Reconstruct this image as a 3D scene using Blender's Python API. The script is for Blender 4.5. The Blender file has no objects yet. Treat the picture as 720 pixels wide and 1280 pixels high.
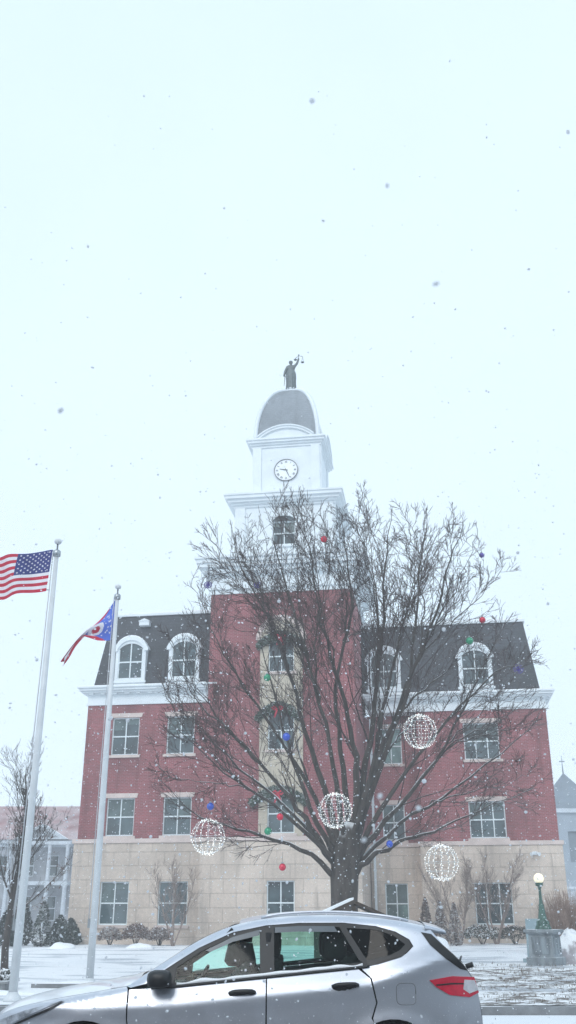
import bpy, bmesh, math, random
from mathutils import Vector, Matrix, noise as mn
R = math.radians
PI = math.pi
random.seed(11)
sc = bpy.context.scene
COL = sc.collection

# ------------------------------------------------------------------ materials
def newmat(name):
    m = bpy.data.materials.new(name); m.use_nodes = True
    nt = m.node_tree
    return m, nt, nt.nodes['Principled BSDF']

def N(nt, typ, **kw):
    n = nt.nodes.new(typ)
    for k, v in kw.items():
        if k.startswith('i_'):
            n.inputs[k[2:].replace('_', ' ')].default_value = v
        else:
            setattr(n, k, v)
    return n

def mixrgb(nt, fac, a, b, blend='MIX'):
    n = nt.nodes.new('ShaderNodeMix'); n.data_type = 'RGBA'; n.blend_type = blend
    for sock, v in ((n.inputs['Factor'], fac), (n.inputs['A'], a), (n.inputs['B'], b)):
        pass
    def put(s, v):
        if hasattr(v, 'links') or hasattr(v, 'is_linked'):
            nt.links.new(v, s)
        elif isinstance(v, (int, float)):
            s.default_value = v
        else:
            s.default_value = (v[0], v[1], v[2], 1)
    put(n.inputs[0], fac); put(n.inputs[6], a); put(n.inputs[7], b)
    return n.outputs[2]

def mathn(nt, op, a, b=None, c=None, clamp=False):
    n = nt.nodes.new('ShaderNodeMath'); n.operation = op; n.use_clamp = clamp
    for i, v in enumerate((a, b, c)):
        if v is None: continue
        if hasattr(v, 'is_linked'): nt.links.new(v, n.inputs[i])
        else: n.inputs[i].default_value = v
    return n.outputs[0]

def maprange(nt, v, a, b, c=0., d=1.):
    n = nt.nodes.new('ShaderNodeMapRange'); n.interpolation_type = 'SMOOTHSTEP'
    nt.links.new(v, n.inputs[0])
    for i, x in zip((1, 2, 3, 4), (a, b, c, d)): n.inputs[i].default_value = x
    return n.outputs[0]

SNOWC = (0.86, 0.88, 0.90)
def snow_mix(nt, col, amount, scale=6., lo=.55, hi=.8):
    """settled snow: only where the surface faces up, broken by noise"""
    g = N(nt, 'ShaderNodeNewGeometry')
    s = N(nt, 'ShaderNodeSeparateXYZ'); nt.links.new(g.outputs['Normal'], s.inputs[0])
    no = N(nt, 'ShaderNodeTexNoise', i_Scale=scale, i_Detail=4.)
    tc = N(nt, 'ShaderNodeTexCoord'); nt.links.new(tc.outputs['Object'], no.inputs['Vector'])
    v = mathn(nt, 'ADD', s.outputs[2], mathn(nt, 'MULTIPLY', mathn(nt, 'SUBTRACT', no.outputs[0], .5), .9))
    f = mathn(nt, 'MULTIPLY', maprange(nt, v, lo, hi), amount)
    return mixrgb(nt, f, col, SNOWC)

def pm(name, base, rough=.6, metal=0., var=.15, scale=3., bump=0., bscale=40., snow=0., sscale=6., slo=.55, shi=.8, spec=.5, stretch=None, coat=0.):
    m, nt, b = newmat(name)
    tc = N(nt, 'ShaderNodeTexCoord')
    src = tc.outputs['Object']
    if stretch:
        mp = N(nt, 'ShaderNodeMapping'); mp.inputs['Scale'].default_value = stretch
        nt.links.new(src, mp.inputs[0]); src = mp.outputs[0]
    no = N(nt, 'ShaderNodeTexNoise', i_Scale=scale, i_Detail=6., i_Roughness=.6)
    nt.links.new(src, no.inputs['Vector'])
    d = [max(0, c * (1 - var)) for c in base]; l = [min(1, c * (1 + var)) for c in base]
    col = mixrgb(nt, maprange(nt, no.outputs[0], .3, .7), d, l)
    if snow: col = snow_mix(nt, col, snow, sscale, slo, shi)
    nt.links.new(col, b.inputs['Base Color'])
    b.inputs['Roughness'].default_value = rough; b.inputs['Metallic'].default_value = metal
    b.inputs['Specular IOR Level'].default_value = spec
    b.inputs['Coat Weight'].default_value = coat
    if bump:
        n2 = N(nt, 'ShaderNodeTexNoise', i_Scale=bscale, i_Detail=5.)
        nt.links.new(src, n2.inputs['Vector'])
        bp = N(nt, 'ShaderNodeBump', i_Strength=bump, i_Distance=.02)
        nt.links.new(n2.outputs[0], bp.inputs['Height']); nt.links.new(bp.outputs[0], b.inputs['Normal'])
    return m

def block_mat(name, c1, c2, mortar, bw, bh, ms, rough=.85, bump=.4, stain=.25, dist=.01):
    """coursed masonry, laid in the facade's own (along, up) coordinates"""
    m, nt, b = newmat(name)
    tc = N(nt, 'ShaderNodeTexCoord'); sp = N(nt, 'ShaderNodeSeparateXYZ')
    nt.links.new(tc.outputs['Object'], sp.inputs[0])
    cb = N(nt, 'ShaderNodeCombineXYZ')
    nt.links.new(mathn(nt, 'ADD', sp.outputs[0], sp.outputs[1]), cb.inputs[0]); nt.links.new(sp.outputs[2], cb.inputs[1])
    br = N(nt, 'ShaderNodeTexBrick', i_Scale=1., i_Brick_Width=bw, i_Row_Height=bh, i_Mortar_Size=ms)
    br.inputs['Mortar Smooth'].default_value = .2
    br.inputs['Color1'].default_value = (*c1, 1); br.inputs['Color2'].default_value = (*c2, 1); br.inputs['Mortar'].default_value = (*mortar, 1)
    nt.links.new(cb.outputs[0], br.inputs['Vector'])
    n1 = N(nt, 'ShaderNodeTexNoise', i_Scale=.45, i_Detail=6.); nt.links.new(tc.outputs['Object'], n1.inputs['Vector'])
    n2 = N(nt, 'ShaderNodeTexNoise', i_Scale=9., i_Detail=3.); nt.links.new(tc.outputs['Object'], n2.inputs['Vector'])
    f = mathn(nt, 'ADD', mathn(nt, 'MULTIPLY', n1.outputs[0], .7), mathn(nt, 'MULTIPLY', n2.outputs[0], .3))
    col = mixrgb(nt, maprange(nt, f, .35, .65), [1 - stain] * 3, [1 + stain * .4] * 3)
    col = mixrgb(nt, 1., br.outputs[0], col, 'MULTIPLY')
    mp = N(nt, 'ShaderNodeMapping'); mp.inputs['Scale'].default_value = (1.6, 1.6, .16); nt.links.new(tc.outputs['Object'], mp.inputs[0])
    n3 = N(nt, 'ShaderNodeTexNoise', i_Scale=1.5, i_Detail=5.); nt.links.new(mp.outputs[0], n3.inputs['Vector'])
    col = mixrgb(nt, mathn(nt, 'MULTIPLY', maprange(nt, n3.outputs[0], .52, .72), .42), col, [c * .45 for c in c2])
    n4 = N(nt, 'ShaderNodeTexNoise', i_Scale=34., i_Detail=2.); nt.links.new(tc.outputs['Object'], n4.inputs['Vector'])
    col = mixrgb(nt, mathn(nt, 'MULTIPLY', maprange(nt, n4.outputs[0], .64, .72), .25), col, (.75, .76, .78))   # wind-blown snow stuck to the wall
    nt.links.new(col, b.inputs['Base Color']); b.inputs['Roughness'].default_value = rough
    bp = N(nt, 'ShaderNodeBump', i_Strength=bump, i_Distance=dist)
    nt.links.new(mathn(nt, 'SUBTRACT', 1., br.outputs['Fac']), bp.inputs['Height']); nt.links.new(bp.outputs[0], b.inputs['Normal'])
    return m

M = {}
M['brick'] = block_mat('brick', (.30, .060, .070), (.21, .042, .050), (.34, .22, .22), .21, .073, .008, stain=.28)
M['stone'] = block_mat('limestone', (.65, .55, .47), (.60, .505, .43), (.50, .42, .36), 1.25, .62, .016, bump=.7, stain=.2, dist=.03)
M['trimstone'] = pm('trim_stone', (.60, .50, .46), .8, var=.12, scale=1.5, bump=.2, snow=.8, slo=.6)
M['panel'] = block_mat('panel_stone', (.52, .46, .37), (.49, .43, .34), (.34, .29, .24), 1.05, .55, .012, stain=.18)
M['white'] = pm('white_painted_trim', (.72, .77, .80), .55, var=.05, scale=1.2, bump=.1, snow=1., slo=.6)
M['slate'] = block_mat('slate_shingle', (.044, .050, .062), (.030, .035, .044), (.018, .02, .026), .3, .17, .012, rough=.7, bump=.5, stain=.35)
M['domeslate'] = block_mat('dome_slate', (.27, .30, .33), (.24, .27, .30), (.20, .22, .25), .25, .15, .01, rough=.7, stain=.2)
M['snow'] = pm('snow', SNOWC, .75, var=.04, scale=1.3, bump=.5, bscale=9.)
M['frame'] = pm('window_frame_paint', (.70, .76, .78), .5, var=.06)
def glassm(name, c, rough=.06):
    m = pm(name, c, rough, var=.6, scale=.9, bump=.03, bscale=2., spec=.9); return m  # mottled tone paints uneven reflections into the panes
M['glass'] = glassm('window_glass', (.042, .068, .076))
M['glassg'] = glassm('window_glass_green_reflection', (.12, .19, .18))  # paler pane with a green reflection painted into its colour
M['blind'] = pm('blind_behind_glass', (.085, .12, .12), .25, var=.3, scale=2.)
M['black'] = pm('black_plastic', (.012, .013, .015), .45, var=.2)
M['clockface'] = pm('clock_dial', (.80, .84, .88), .4, var=.03)
M['clockblack'] = pm('clock_black', (.09, .10, .115), .5, var=.1)
M['bronze'] = pm('weathered_bronze', (.10, .125, .13), .55, metal=.3, var=.3, scale=6., bump=.3, snow=.35, slo=.7, shi=1.)
M['bark'] = pm('bark', (.058, .049, .043), .9, var=.4, scale=7., bump=1., bscale=25., snow=.85, sscale=3., slo=.5, shi=.8, stretch=(1, 1, .25))
M['twig'] = pm('twig_bark', (.055, .038, .036), .9, var=.3, scale=5., snow=.28, sscale=1.5, slo=.6, shi=.95)
M['palebark'] = pm('pale_twigs', (.26, .20, .175), .9, var=.25, scale=5., snow=.6, slo=.6, shi=1.)
M['pole'] = pm('painted_pole', (.62, .65, .67), .4, var=.07, scale=2., metal=.0)
M['polemetal'] = pm('pole_fitting', (.35, .38, .40), .35, metal=.8)
M['rope'] = pm('halyard', (.55, .56, .58), .9)
M['red'] = pm('red_cloth', (.52, .02, .055), .8, var=.08)
M['wcloth'] = pm('white_cloth', (.78, .76, .80), .8, var=.04)
M['blue'] = pm('blue_cloth', (.035, .045, .19), .8, var=.1)
M['oblue'] = pm('royal_blue_cloth', (.07, .14, .55), .8, var=.1)
M['green'] = pm('green_needles', (.035, .075, .045), .8, var=.4, scale=8., snow=.5, slo=.5)
M['ever'] = pm('evergreen_needles', (.022, .040, .030), .85, var=.4, scale=4., snow=.8, sscale=5., slo=.55, shi=.95)
M['shrub'] = pm('brown_shrub_twigs', (.15, .10, .085), .9, var=.35, scale=5., snow=.8, sscale=5., slo=.5, shi=.95)
M['hedge'] = pm('dark_hedge_leaves', (.05, .055, .045), .9, var=.4, scale=5., snow=1., sscale=5., slo=.35, shi=.8)
M['ocher'] = pm('dry_grass_blades', (.15, .12, .09), .9, var=.3)
M['grey'] = pm('weathered_grey_stone', (.23, .26, .28), .85, var=.3, scale=4., bump=.5, snow=1., slo=.6, stretch=(1, 1, .4))
M['greyblue'] = pm('blue_grey_slab', (.30, .40, .44), .7, var=.12, scale=2., snow=1., slo=.6)
M['verdigris'] = pm('verdigris_bronze', (.07, .145, .12), .6, metal=.2, var=.4, scale=9., bump=.3, snow=.7, slo=.6)
M['kerb'] = pm('kerb_concrete', (.22, .23, .24), .9, var=.2, scale=3., bump=.4, snow=.9, sscale=1.2, slo=.95, shi=1.15)
M['rooftile'] = pm('red_roof_tiles', (.25, .105, .105), .8, var=.2, scale=1.5, snow=.35, sscale=.8, slo=.55, shi=1.)
M['nbwall'] = pm('grey_blue_siding', (.30, .32, .35), .8, var=.25, scale=1.)
M['nbtrim'] = pm('pale_trim', (.52, .57, .62), .7, var=.1, snow=1.)
M['church'] = pm('church_stone', (.28, .33, .38), .85, var=.12, scale=.6)  # stone colour lightened to paint in the distance haze
M['churchroof'] = pm('church_slate', (.17, .21, .25), .8, var=.12, scale=1.)  # slate colour lightened for haze as well
M['wood'] = pm('dark_timber', (.06, .045, .035), .8, var=.3, scale=8., stretch=(1, 8, 8))
def emis(name, c, s):
    m, nt, b = newmat(name)
    b.inputs['Base Color'].default_value = (*[min(1, x) for x in c], 1)
    b.inputs['Emission Color'].default_value = (*c, 1); b.inputs['Emission Strength'].default_value = s
    return m
M['bulb'] = emis('lit_bulb', (1., .98, .93), 1.0)
M['globe'] = emis('lit_globe', (1., .90, .66), .45)
def ornm(name, c): return pm(name, c, .25, var=.1, metal=.2, coat=.5)
M['ored'] = ornm('ornament_red', (.62, .01, .05)); M['ogreen'] = ornm('ornament_green', (.01, .27, .13))
M['oblu'] = ornm('ornament_blue', (.02, .08, .50)); M['opurp'] = ornm('ornament_violet', (.10, .07, .34))

# ground materials
def ground_mat():
    m, nt, b = newmat('snowy_lawn')
    tc = N(nt, 'ShaderNodeTexCoord'); src = tc.outputs['Object']
    sp = N(nt, 'ShaderNodeSeparateXYZ'); nt.links.new(src, sp.inputs[0])
    n1 = N(nt, 'ShaderNodeTexNoise', i_Scale=1.9, i_Detail=8., i_Roughness=.75); nt.links.new(src, n1.inputs['Vector'])
    n2 = N(nt, 'ShaderNodeTexNoise', i_Scale=.25, i_Detail=3.); nt.links.new(src, n2.inputs['Vector'])
    mp = N(nt, 'ShaderNodeMapping'); mp.inputs['Scale'].default_value = (.30, .75, 1); mp.inputs['Rotation'].default_value = (0, 0, .5)
    nt.links.new(src, mp.inputs[0])
    n3 = N(nt, 'ShaderNodeTexNoise', i_Scale=1.2, i_Detail=4.); nt.links.new(mp.outputs[0], n3.inputs['Vector'])
    # trampled, thinly covered strip by the street on the right-hand lawn
    reg = mathn(nt, 'MULTIPLY', maprange(nt, sp.outputs[1], 33.5, 29.), maprange(nt, mathn(nt, 'ADD', sp.outputs[0], mathn(nt, 'MULTIPLY', n2.outputs[0], 4.)), .5, 3.5))
    thr = mathn(nt, 'ADD', n1.outputs[0], mathn(nt, 'MULTIPLY', reg, .155))
    n4 = N(nt, 'ShaderNodeTexNoise', i_Scale=9., i_Detail=4.); nt.links.new(src, n4.inputs['Vector'])
    thr = mathn(nt, 'ADD', thr, mathn(nt, 'MULTIPLY', mathn(nt, 'SUBTRACT', n4.outputs[0], .5), .35))
    fac = maprange(nt, thr, .64, .71)
    dirt = mixrgb(nt, n4.outputs[0], (.07, .062, .055), (.26, .23, .21))
    snow = mixrgb(nt, maprange(nt, n3.outputs[0], .50, .64), (.86, .875, .89), (.50, .53, .57))  # slush greys also paint in ridge shading that the even light leaves out
    col = mixrgb(nt, fac, snow, dirt)
    nt.links.new(col, b.inputs['Base Color']); b.inputs['Roughness'].default_value = .85
    bp = N(nt, 'ShaderNodeBump', i_Strength=.6, i_Distance=.08)
    nt.links.new(mathn(nt, 'SUBTRACT', n1.outputs[0], fac), bp.inputs['Height']); nt.links.new(bp.outputs[0], b.inputs['Normal'])
    return m
def road_mat():
    m, nt, b = newmat('slushy_asphalt')
    tc = N(nt, 'ShaderNodeTexCoord'); src = tc.outputs['Object']
    sp = N(nt, 'ShaderNodeSeparateXYZ'); nt.links.new(src, sp.inputs[0])
    mp = N(nt, 'ShaderNodeMapping'); mp.inputs['Scale'].default_value = (.15, 1, 1); nt.links.new(src, mp.inputs[0])
    n1 = N(nt, 'ShaderNodeTexNoise', i_Scale=3., i_Detail=8., i_Roughness=.7); nt.links.new(mp.outputs[0], n1.inputs['Vector'])
    far = maprange(nt, sp.outputs[1], 11.5, 13.)
    f = maprange(nt, mathn(nt, 'ADD', n1.outputs[0], mathn(nt, 'MULTIPLY', far, .4)), .62, .72)
    col = mixrgb(nt, f, mixrgb(nt, n1.outputs[0], (.05, .053, .06), (.22, .23, .245)), (.76, .79, .82))
    nt.links.new(col, b.inputs['Base Color'])
    nt.links.new(mathn(nt, 'ADD', mathn(nt, 'MULTIPLY', f, .4), .35), b.inputs['Roughness'])
    bp = N(nt, 'ShaderNodeBump', i_Strength=.5, i_Distance=.03)
    nt.links.new(n1.outputs[0], bp.inputs['Height']); nt.links.new(bp.outputs[0], b.inputs['Normal'])
    return m
M['lawn'] = ground_mat(); M['road'] = road_mat()

# ------------------------------------------------------------------ mesh builder
class MB:
    def __init__(s): s.v = []; s.f = []; s.m = []; s.s = []
    def add(s, vs, fs, mi=0, smooth=False):
        o = len(s.v); s.v += [tuple(p) for p in vs]
        for f in fs:
            s.f.append([i + o for i in f]); s.m.append(mi); s.s.append(smooth)
    def box(s, x0, x1, y0, y1, z0, z1, mi=0, M4=None, taper=0):
        t = taper
        vs = [(x0, y0, z0), (x1, y0, z0), (x1, y1, z0), (x0, y1, z0), (x0 + t, y0 + t, z1), (x1 - t, y0 + t, z1), (x1 - t, y1 - t, z1), (x0 + t, y1 - t, z1)]
        if M4: vs = [M4 @ Vector(p) for p in vs]
        s.add(vs, [(0, 3, 2, 1), (4, 5, 6, 7), (0, 1, 5, 4), (1, 2, 6, 5), (2, 3, 7, 6), (3, 0, 4, 7)], mi)
    def tube(s, pts, rad, n=6, mi=0, cap=True, smooth=True):
        pts = [Vector(p) for p in pts]
        if not isinstance(rad, (list, tuple)): rad = [rad] * len(pts)
        vs = []; fs = []
        prev = None
        for i, p in enumerate(pts):
            d = (pts[min(i + 1, len(pts) - 1)] - pts[max(i - 1, 0)])
            if d.length < 1e-9: d = Vector((0, 0, 1))
            d.normalize()
            if prev is None:
                a = d.cross(Vector((0, 1, 0)) if abs(d.y) < .9 else Vector((1, 0, 0))).normalized()
            else:
                a = (prev - d * prev.dot(d))
                a = a.normalized() if a.length > 1e-6 else d.orthogonal().normalized()
            prev = a; b = d.cross(a)
            for k in range(n):
                t = 2 * PI * k / n
                vs.append(p + (a * math.cos(t) + b * math.sin(t)) * rad[i])
        for i in range(len(pts) - 1):
            for k in range(n):
                k2 = (k + 1) % n
                fs.append((i * n + k, i * n + k2, (i + 1) * n + k2, (i + 1) * n + k))
        s.add(vs, fs, mi, smooth)
        if cap and n > 2:
            o = len(s.v) - len(vs)
            s.f.append([o + k for k in range(n)][::-1]); s.m.append(mi); s.s.append(False)
            s.f.append([o + (len(pts) - 1) * n + k for k in range(n)]); s.m.append(mi); s.s.append(False)
    def lathe(s, prof, n=20, c=(0, 0, 0), mi=0, smooth=True, sx=1., sy=1.):
        vs = []; fs = []
        for r, z in prof:
            for k in range(n):
                t = 2 * PI * k / n
                vs.append((c[0] + r * math.cos(t) * sx, c[1] + r * math.sin(t) * sy, c[2] + z))
        for i in range(len(prof) - 1):
            for k in range(n):
                k2 = (k + 1) % n
                fs.append((i * n + k, i * n + k2, (i + 1) * n + k2, (i + 1) * n + k))
        fs.append(tuple(range(n))[::-1]); fs.append(tuple((len(prof) - 1) * n + k for k in range(n)))
        s.add(vs, fs, mi, smooth)
    def ball(s, c, r, n=8, mi=0, sz=1.):
        k = max(4, n // 2)
        s.lathe([(max(1e-4, r * math.sin(PI * i / k)), -r * sz * math.cos(PI * i / k)) for i in range(k + 1)], n, c, mi)
    def prism(s, poly, y0, y1, mi=0, smooth=False):
        """outline in (x,z) given a thickness along y"""
        n = len(poly)
        vs = [(x, y0, z) for x, z in poly] + [(x, y1, z) for x, z in poly]
        fs = [tuple(range(n)), tuple(range(2 * n - 1, n - 1, -1))]
        fs += [(i, i + n, (i + 1) % n + n, (i + 1) % n) for i in range(n)]
        s.add(vs, fs, mi, smooth)
    def build(s, name, mats, parent=None, loc=None, fix=True):
        me = bpy.data.meshes.new(name); me.from_pydata(s.v, [], s.f)
        for m in (mats if isinstance(mats, (list, tuple)) else [mats]): me.materials.append(m)
        me.polygons.foreach_set('material_index', s.m); me.polygons.foreach_set('use_smooth', s.s)
        me.update()
        if fix:
            bm = bmesh.new(); bm.from_mesh(me); bmesh.ops.recalc_face_normals(bm, faces=bm.faces); bm.to_mesh(me); bm.free()
        o = bpy.data.objects.new(name, me); COL.objects.link(o)
        if parent: o.parent = parent
        if loc: o.location = loc
        return o

def tag(o, label=None, cat=None, group=None, kind=None):
    if label: o['label'] = label
    if cat: o['category'] = cat
    if group: o['group'] = group
    if kind: o['kind'] = kind
    return o
def thing(name, label, cat, loc=(0, 0, 0), rz=0, group=None):
    o = bpy.data.objects.new(name, None); COL.objects.link(o)
    o.location = loc; o.rotation_euler = (0, 0, rz); o.empty_display_size = .2
    return tag(o, label, cat, group)
def kids(o): return [c for c in list(COL.objects) if c.parent == o]
def copy_tree(o, parent=None):
    c = o.copy(); COL.objects.link(c)
    if parent: c.parent = parent
    for ch in kids(o): copy_tree(ch, c)
    return c

# ------------------------------------------------------------------ ground, road, kerb
def gz(x, y):
    t = min(1, max(0, (y - 20) / 26))
    h = .14 + .16 * t * t * (3 - 2 * t)
    if y > 20: h += .05 * min(1, (y - 20) / 3) * mn.noise((x * .35, y * .35, 3.)) + .02 * mn.noise((x * 1.6, y * 1.6, 7.)) * min(1, (y - 20) / 2)
    return h
def make_grounds():
    mb = MB()
    mb.add([(-600, -600, -.06), (600, -600, -.06), (600, 700, -.06), (-600, 700, -.06)], [(0, 1, 2, 3)])
    tag(mb.build('ground', M['snow'], fix=False), kind='structure')
    mb = MB()
    mb.add([(-300, -8, 0), (300, -8, 0), (300, 18.78, 0), (-300, 18.78, 0)], [(0, 1, 2, 3)])
    tag(mb.build('road', M['road'], fix=False), kind='structure')
    mb = MB()
    mb.box(-300, 300, 18.8, 18.98, -.05, .13)
    tag(mb.build('kerb', M['kerb']), kind='structure')
    mb = MB()
    xs = [-300, -120, -60, -40] + [-28 + i * .4 for i in range(143)] + [40, 60, 120, 300]
    ys = [18.98 + i * .35 for i in range(95)] + [55, 60, 70, 90, 130, 200, 400]
    vs = [(x, y, gz(x, y)) for y in ys for x in xs]; w = len(xs)
    mb.add(vs, [(j * w + i, j * w + i + 1, (j + 1) * w + i + 1, (j + 1) * w + i) for j in range(len(ys) - 1) for i in range(w - 1)], 0, True)
    tag(mb.build('lawn', M['lawn'], fix=False), kind='structure')
    # tufts of dead grass standing through the thin snow
    mb = MB(); rnd = random.Random(5)
    for i in range(2600):
        x = rnd.uniform(1., 16); y = 19.2 + 13.5 * rnd.random()
        if mn.noise((x * 1.1, y * 1.1, 1.)) < -.05: continue
        z = gz(x, y)
        for k in range(3):
            a = rnd.uniform(0, 2 * PI); h = rnd.uniform(.03, .085); dx, dy = math.cos(a) * .03, math.sin(a) * .03
            bx, by = x + rnd.uniform(-.06, .06), y + rnd.uniform(-.06, .06)
            mb.add([(bx - dy * .3, by + dx * .3, z - .01), (bx + dy * .3, by - dx * .3, z - .01), (bx + dx, by + dy, z + h)], [(0, 1, 2)])
    tag(mb.build('dead_grass', M['ocher'], fix=False), 'dead grass blades poking through thin snow by the street', 'grass', kind='stuff')
make_grounds()

# ------------------------------------------------------------------ courthouse
AL = R(8.5)
HX, HY = 0., 47.
court = thing('courthouse', 'red brick courthouse with stone base, slate mansard roofs and white clock tower', 'courthouse', (HX, HY, 0), -AL)
def bl(u, v, z):  # courthouse coordinates -> world
    return Vector((HX + u * math.cos(AL) + v * math.sin(AL), HY - u * math.sin(AL) + v * math.cos(AL), z))

def wall_panel(mb, u0, u1, z0, z1, v, opens, depth=.3, mi=0):
    """front sheet of a wall in plane v with real openings and their reveals"""
    us = sorted(set([u0, u1] + [a for o in opens for a in o[:2]])); zs = sorted(set([z0, z1] + [a for o in opens for a in o[2:4]]))
    for i in range(len(us) - 1):
        for j in range(len(zs) - 1):
            a, b, c, d = us[i], us[i + 1], zs[j], zs[j + 1]
            if any(o[0] - 1e-6 <= a and b <= o[1] + 1e-6 and o[2] - 1e-6 <= c and d <= o[3] + 1e-6 for o in opens): continue
            mb.add([(a, v, c), (b, v, c), (b, v, d), (a, v, d)], [(0, 1, 2, 3)], mi)
    for a, b, c, d in [o[:4] for o in opens]:
        w = v + depth
        mb.add([(a, v, c), (a, w, c), (a, w, d), (a, v, d)], [(0, 1, 2, 3)], mi)
        mb.add([(b, v, c), (b, v, d), (b, w, d), (b, w, c)], [(0, 1, 2, 3)], mi)
        mb.add([(a, v, c), (b, v, c), (b, w, c), (a, w, c)], [(0, 1, 2, 3)], mi)
        mb.add([(a, v, d), (a, w, d), (b, w, d), (b, v, d)], [(0, 1, 2, 3)], mi)

def wall_rest(mb, u0, u1, z0, z1, v0, v1, mi=0):
    """the two ends, the back and the top of the block behind a front sheet"""
    mb.add([(u0, v0, z0), (u0, v0, z1), (u0, v1, z1), (u0, v1, z0)], [(0, 1, 2, 3)], mi)
    mb.add([(u1, v0, z0), (u1, v1, z0), (u1, v1, z1), (u1, v0, z1)], [(0, 1, 2, 3)], mi)
    mb.add([(u0, v1, z0), (u0, v1, z1), (u1, v1, z1), (u1, v1, z0)], [(0, 1, 2, 3)], mi)
    mb.add([(u0, v0, z1), (u1, v0, z1), (u1, v1, z1), (u0, v1, z1)], [(0, 1, 2, 3)], mi)

def window(u, w, z0, z1, v, cols=2, rows=2, lintel='trimstone', green=0, parent=court, sill=True, arch=False, name='window', surround=False):
    a, b = u - w / 2, u + w / 2
    f = MB(); t = .055; y0, y1 = v + .10, v + .17
    f.box(a, a + t, y0, y1, z0, z1); f.box(b - t, b, y0, y1, z0, z1)
    f.box(a + t, b - t, y0, y1, z0, z0 + t * 1.2); f.box(a + t, b - t, y0, y1, z1 - t, z1)
    for i in range(1, cols):
        x = a + (b - a) * i / cols; f.box(x - .026, x + .026, y0 + .012, y1, z0 + t, z1 - t)
    for j in range(1, rows):
        z = z0 + (z1 - z0) * j / rows; f.box(a + t, b - t, y0 + .006, y1 + .006, z - .03, z + .03)
    fo = f.build(name, M['frame'], parent)
    g = MB()
    n = 4
    g.add([(a + .01, v + .155, z0 + .01), (b - .01, v + .155, z0 + .01), (b - .01, v + .155, z1 - .01), (a + .01, v + .155, z1 - .01)], [(0, 1, 2, 3)])
    g.box(a + .01, b - .01, v + .156, v + .18, z0 + .01, z1 - .01)
    g.build('pane', M['glassg' if green else 'glass'], fo)
    rb = random.Random(int(u * 37 + z0 * 11)); q = rb.random()
    if q < .75:
        bl_ = MB()
        for c_ in range(cols):
            hh = (z1 - z0) * rb.choice((.15, .3, .48, .5)); xa = a + (b - a) * c_ / cols + .03; bl_.box(xa, xa + (b - a) / cols - .06, v + .146, v + .154, z1 - .05 - hh, z1 - .05)
        bl_.build('blind', M['blind'], fo)
    if sill:
        s = MB(); s.box(a - .12, b + .12, v - .09, v + .12, z0 - .13, z0 - .002); s.build('sill', M['trimstone'], fo)
    if lintel:
        s = MB(); h = .22
        s.prism([(a - .1, z1 + .002), (b + .1, z1 + .002), (b + .16, z1 + h), (a - .16, z1 + h)], v - .035, v + .1); s.build('lintel', M[lintel], fo)
    return fo

def wing(name, u0, u1, v, vb, wins, zb=4.95, zt=11.45):
    opens = [(u - w / 2, u + w / 2, a, b) for (u, w, c, a, b) in wins]
    lo = [o for o in opens if o[3] < zb]; hi = [o for o in opens if o[2] > zb - .1]
    m = MB(); wall_panel(m, u0, u1, zb, zt, v, hi); wall_rest(m, u0, u1, zb, zt, v, vb); m.build('wall', M['brick'], court)
    m = MB(); wall_panel(m, u0 - .12, u1 + .12, -.1, zb - .2, v - .12, lo, .35); wall_rest(m, u0 - .12, u1 + .12, -.1, zb - .2, v - .12, vb + .12)
    m.box(u0 - .17, u1 + .17, v - .18, v - .13, -.1, .75)
    m.build('stone_base', M['stone'], court)
    m = MB(); m.box(u0 - .19, u1 + .19, v - .19, vb + .15, zb - .197, zb - .003); m.build('belt_course', M['trimstone'], court)
    for k, (u, w, c, a, b) in enumerate(wins):
        window(u, w, a, b, v if a > 4.9 else v - .12, c, 2, 'trimstone' if a > 4.9 else None, green=0)

L3, L2, L1 = (8.93, 10.80), (5.08, 6.86), (1.12, 3.02)
wins = []
for u in (-8.38, -5.52):
    for a, b in (L1, L2, L3): wins.append((u, 1.42, 2, a, b))
wing('left', -10.45, -4.06, .5, 15, wins)
wins = [(9.45, 1.80, 3, a, b) for a, b in (L1, L2, L3)]
wing('right', 6.15, 12.85, 4.6, 17, wins)
# recessed bay between tower and right-hand wing
wins = [(4.72, 1.15, 2, a, b) for a, b in (L1, L2, L3)]
opens = [(u - w / 2, u + w / 2, a, b) for (u, w, c, a, b) in wins]
m = MB(); wall_panel(m, 3.32, 6.14, 4.95, 11.45, 5.6, opens[1:]); wall_rest(m, 3.32, 6.14, 4.95, 11.44, 5.6, 16.9); m.build('wall', M['brick'], court)
m = MB(); wall_panel(m, 3.47, 6.02, -.1, 4.75, 5.48, opens[:1]); wall_rest(m, 3.47, 6.02, -.1, 4.75, 5.48, 16.8); m.build('stone_base', M['stone'], court)
m = MB(); m.box(3.5, 5.95, 5.42, 5.8, 4.753, 4.947); m.build('belt_course', M['trimstone'], court)
for i, (u, w, c, a, b) in enumerate(wins): window(u, w, a, b, 5.6 if a > 4.9 else 5.48, c, 2, 'trimstone' if a > 4.9 else None, green=1 if i != 1 else 0)

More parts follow.
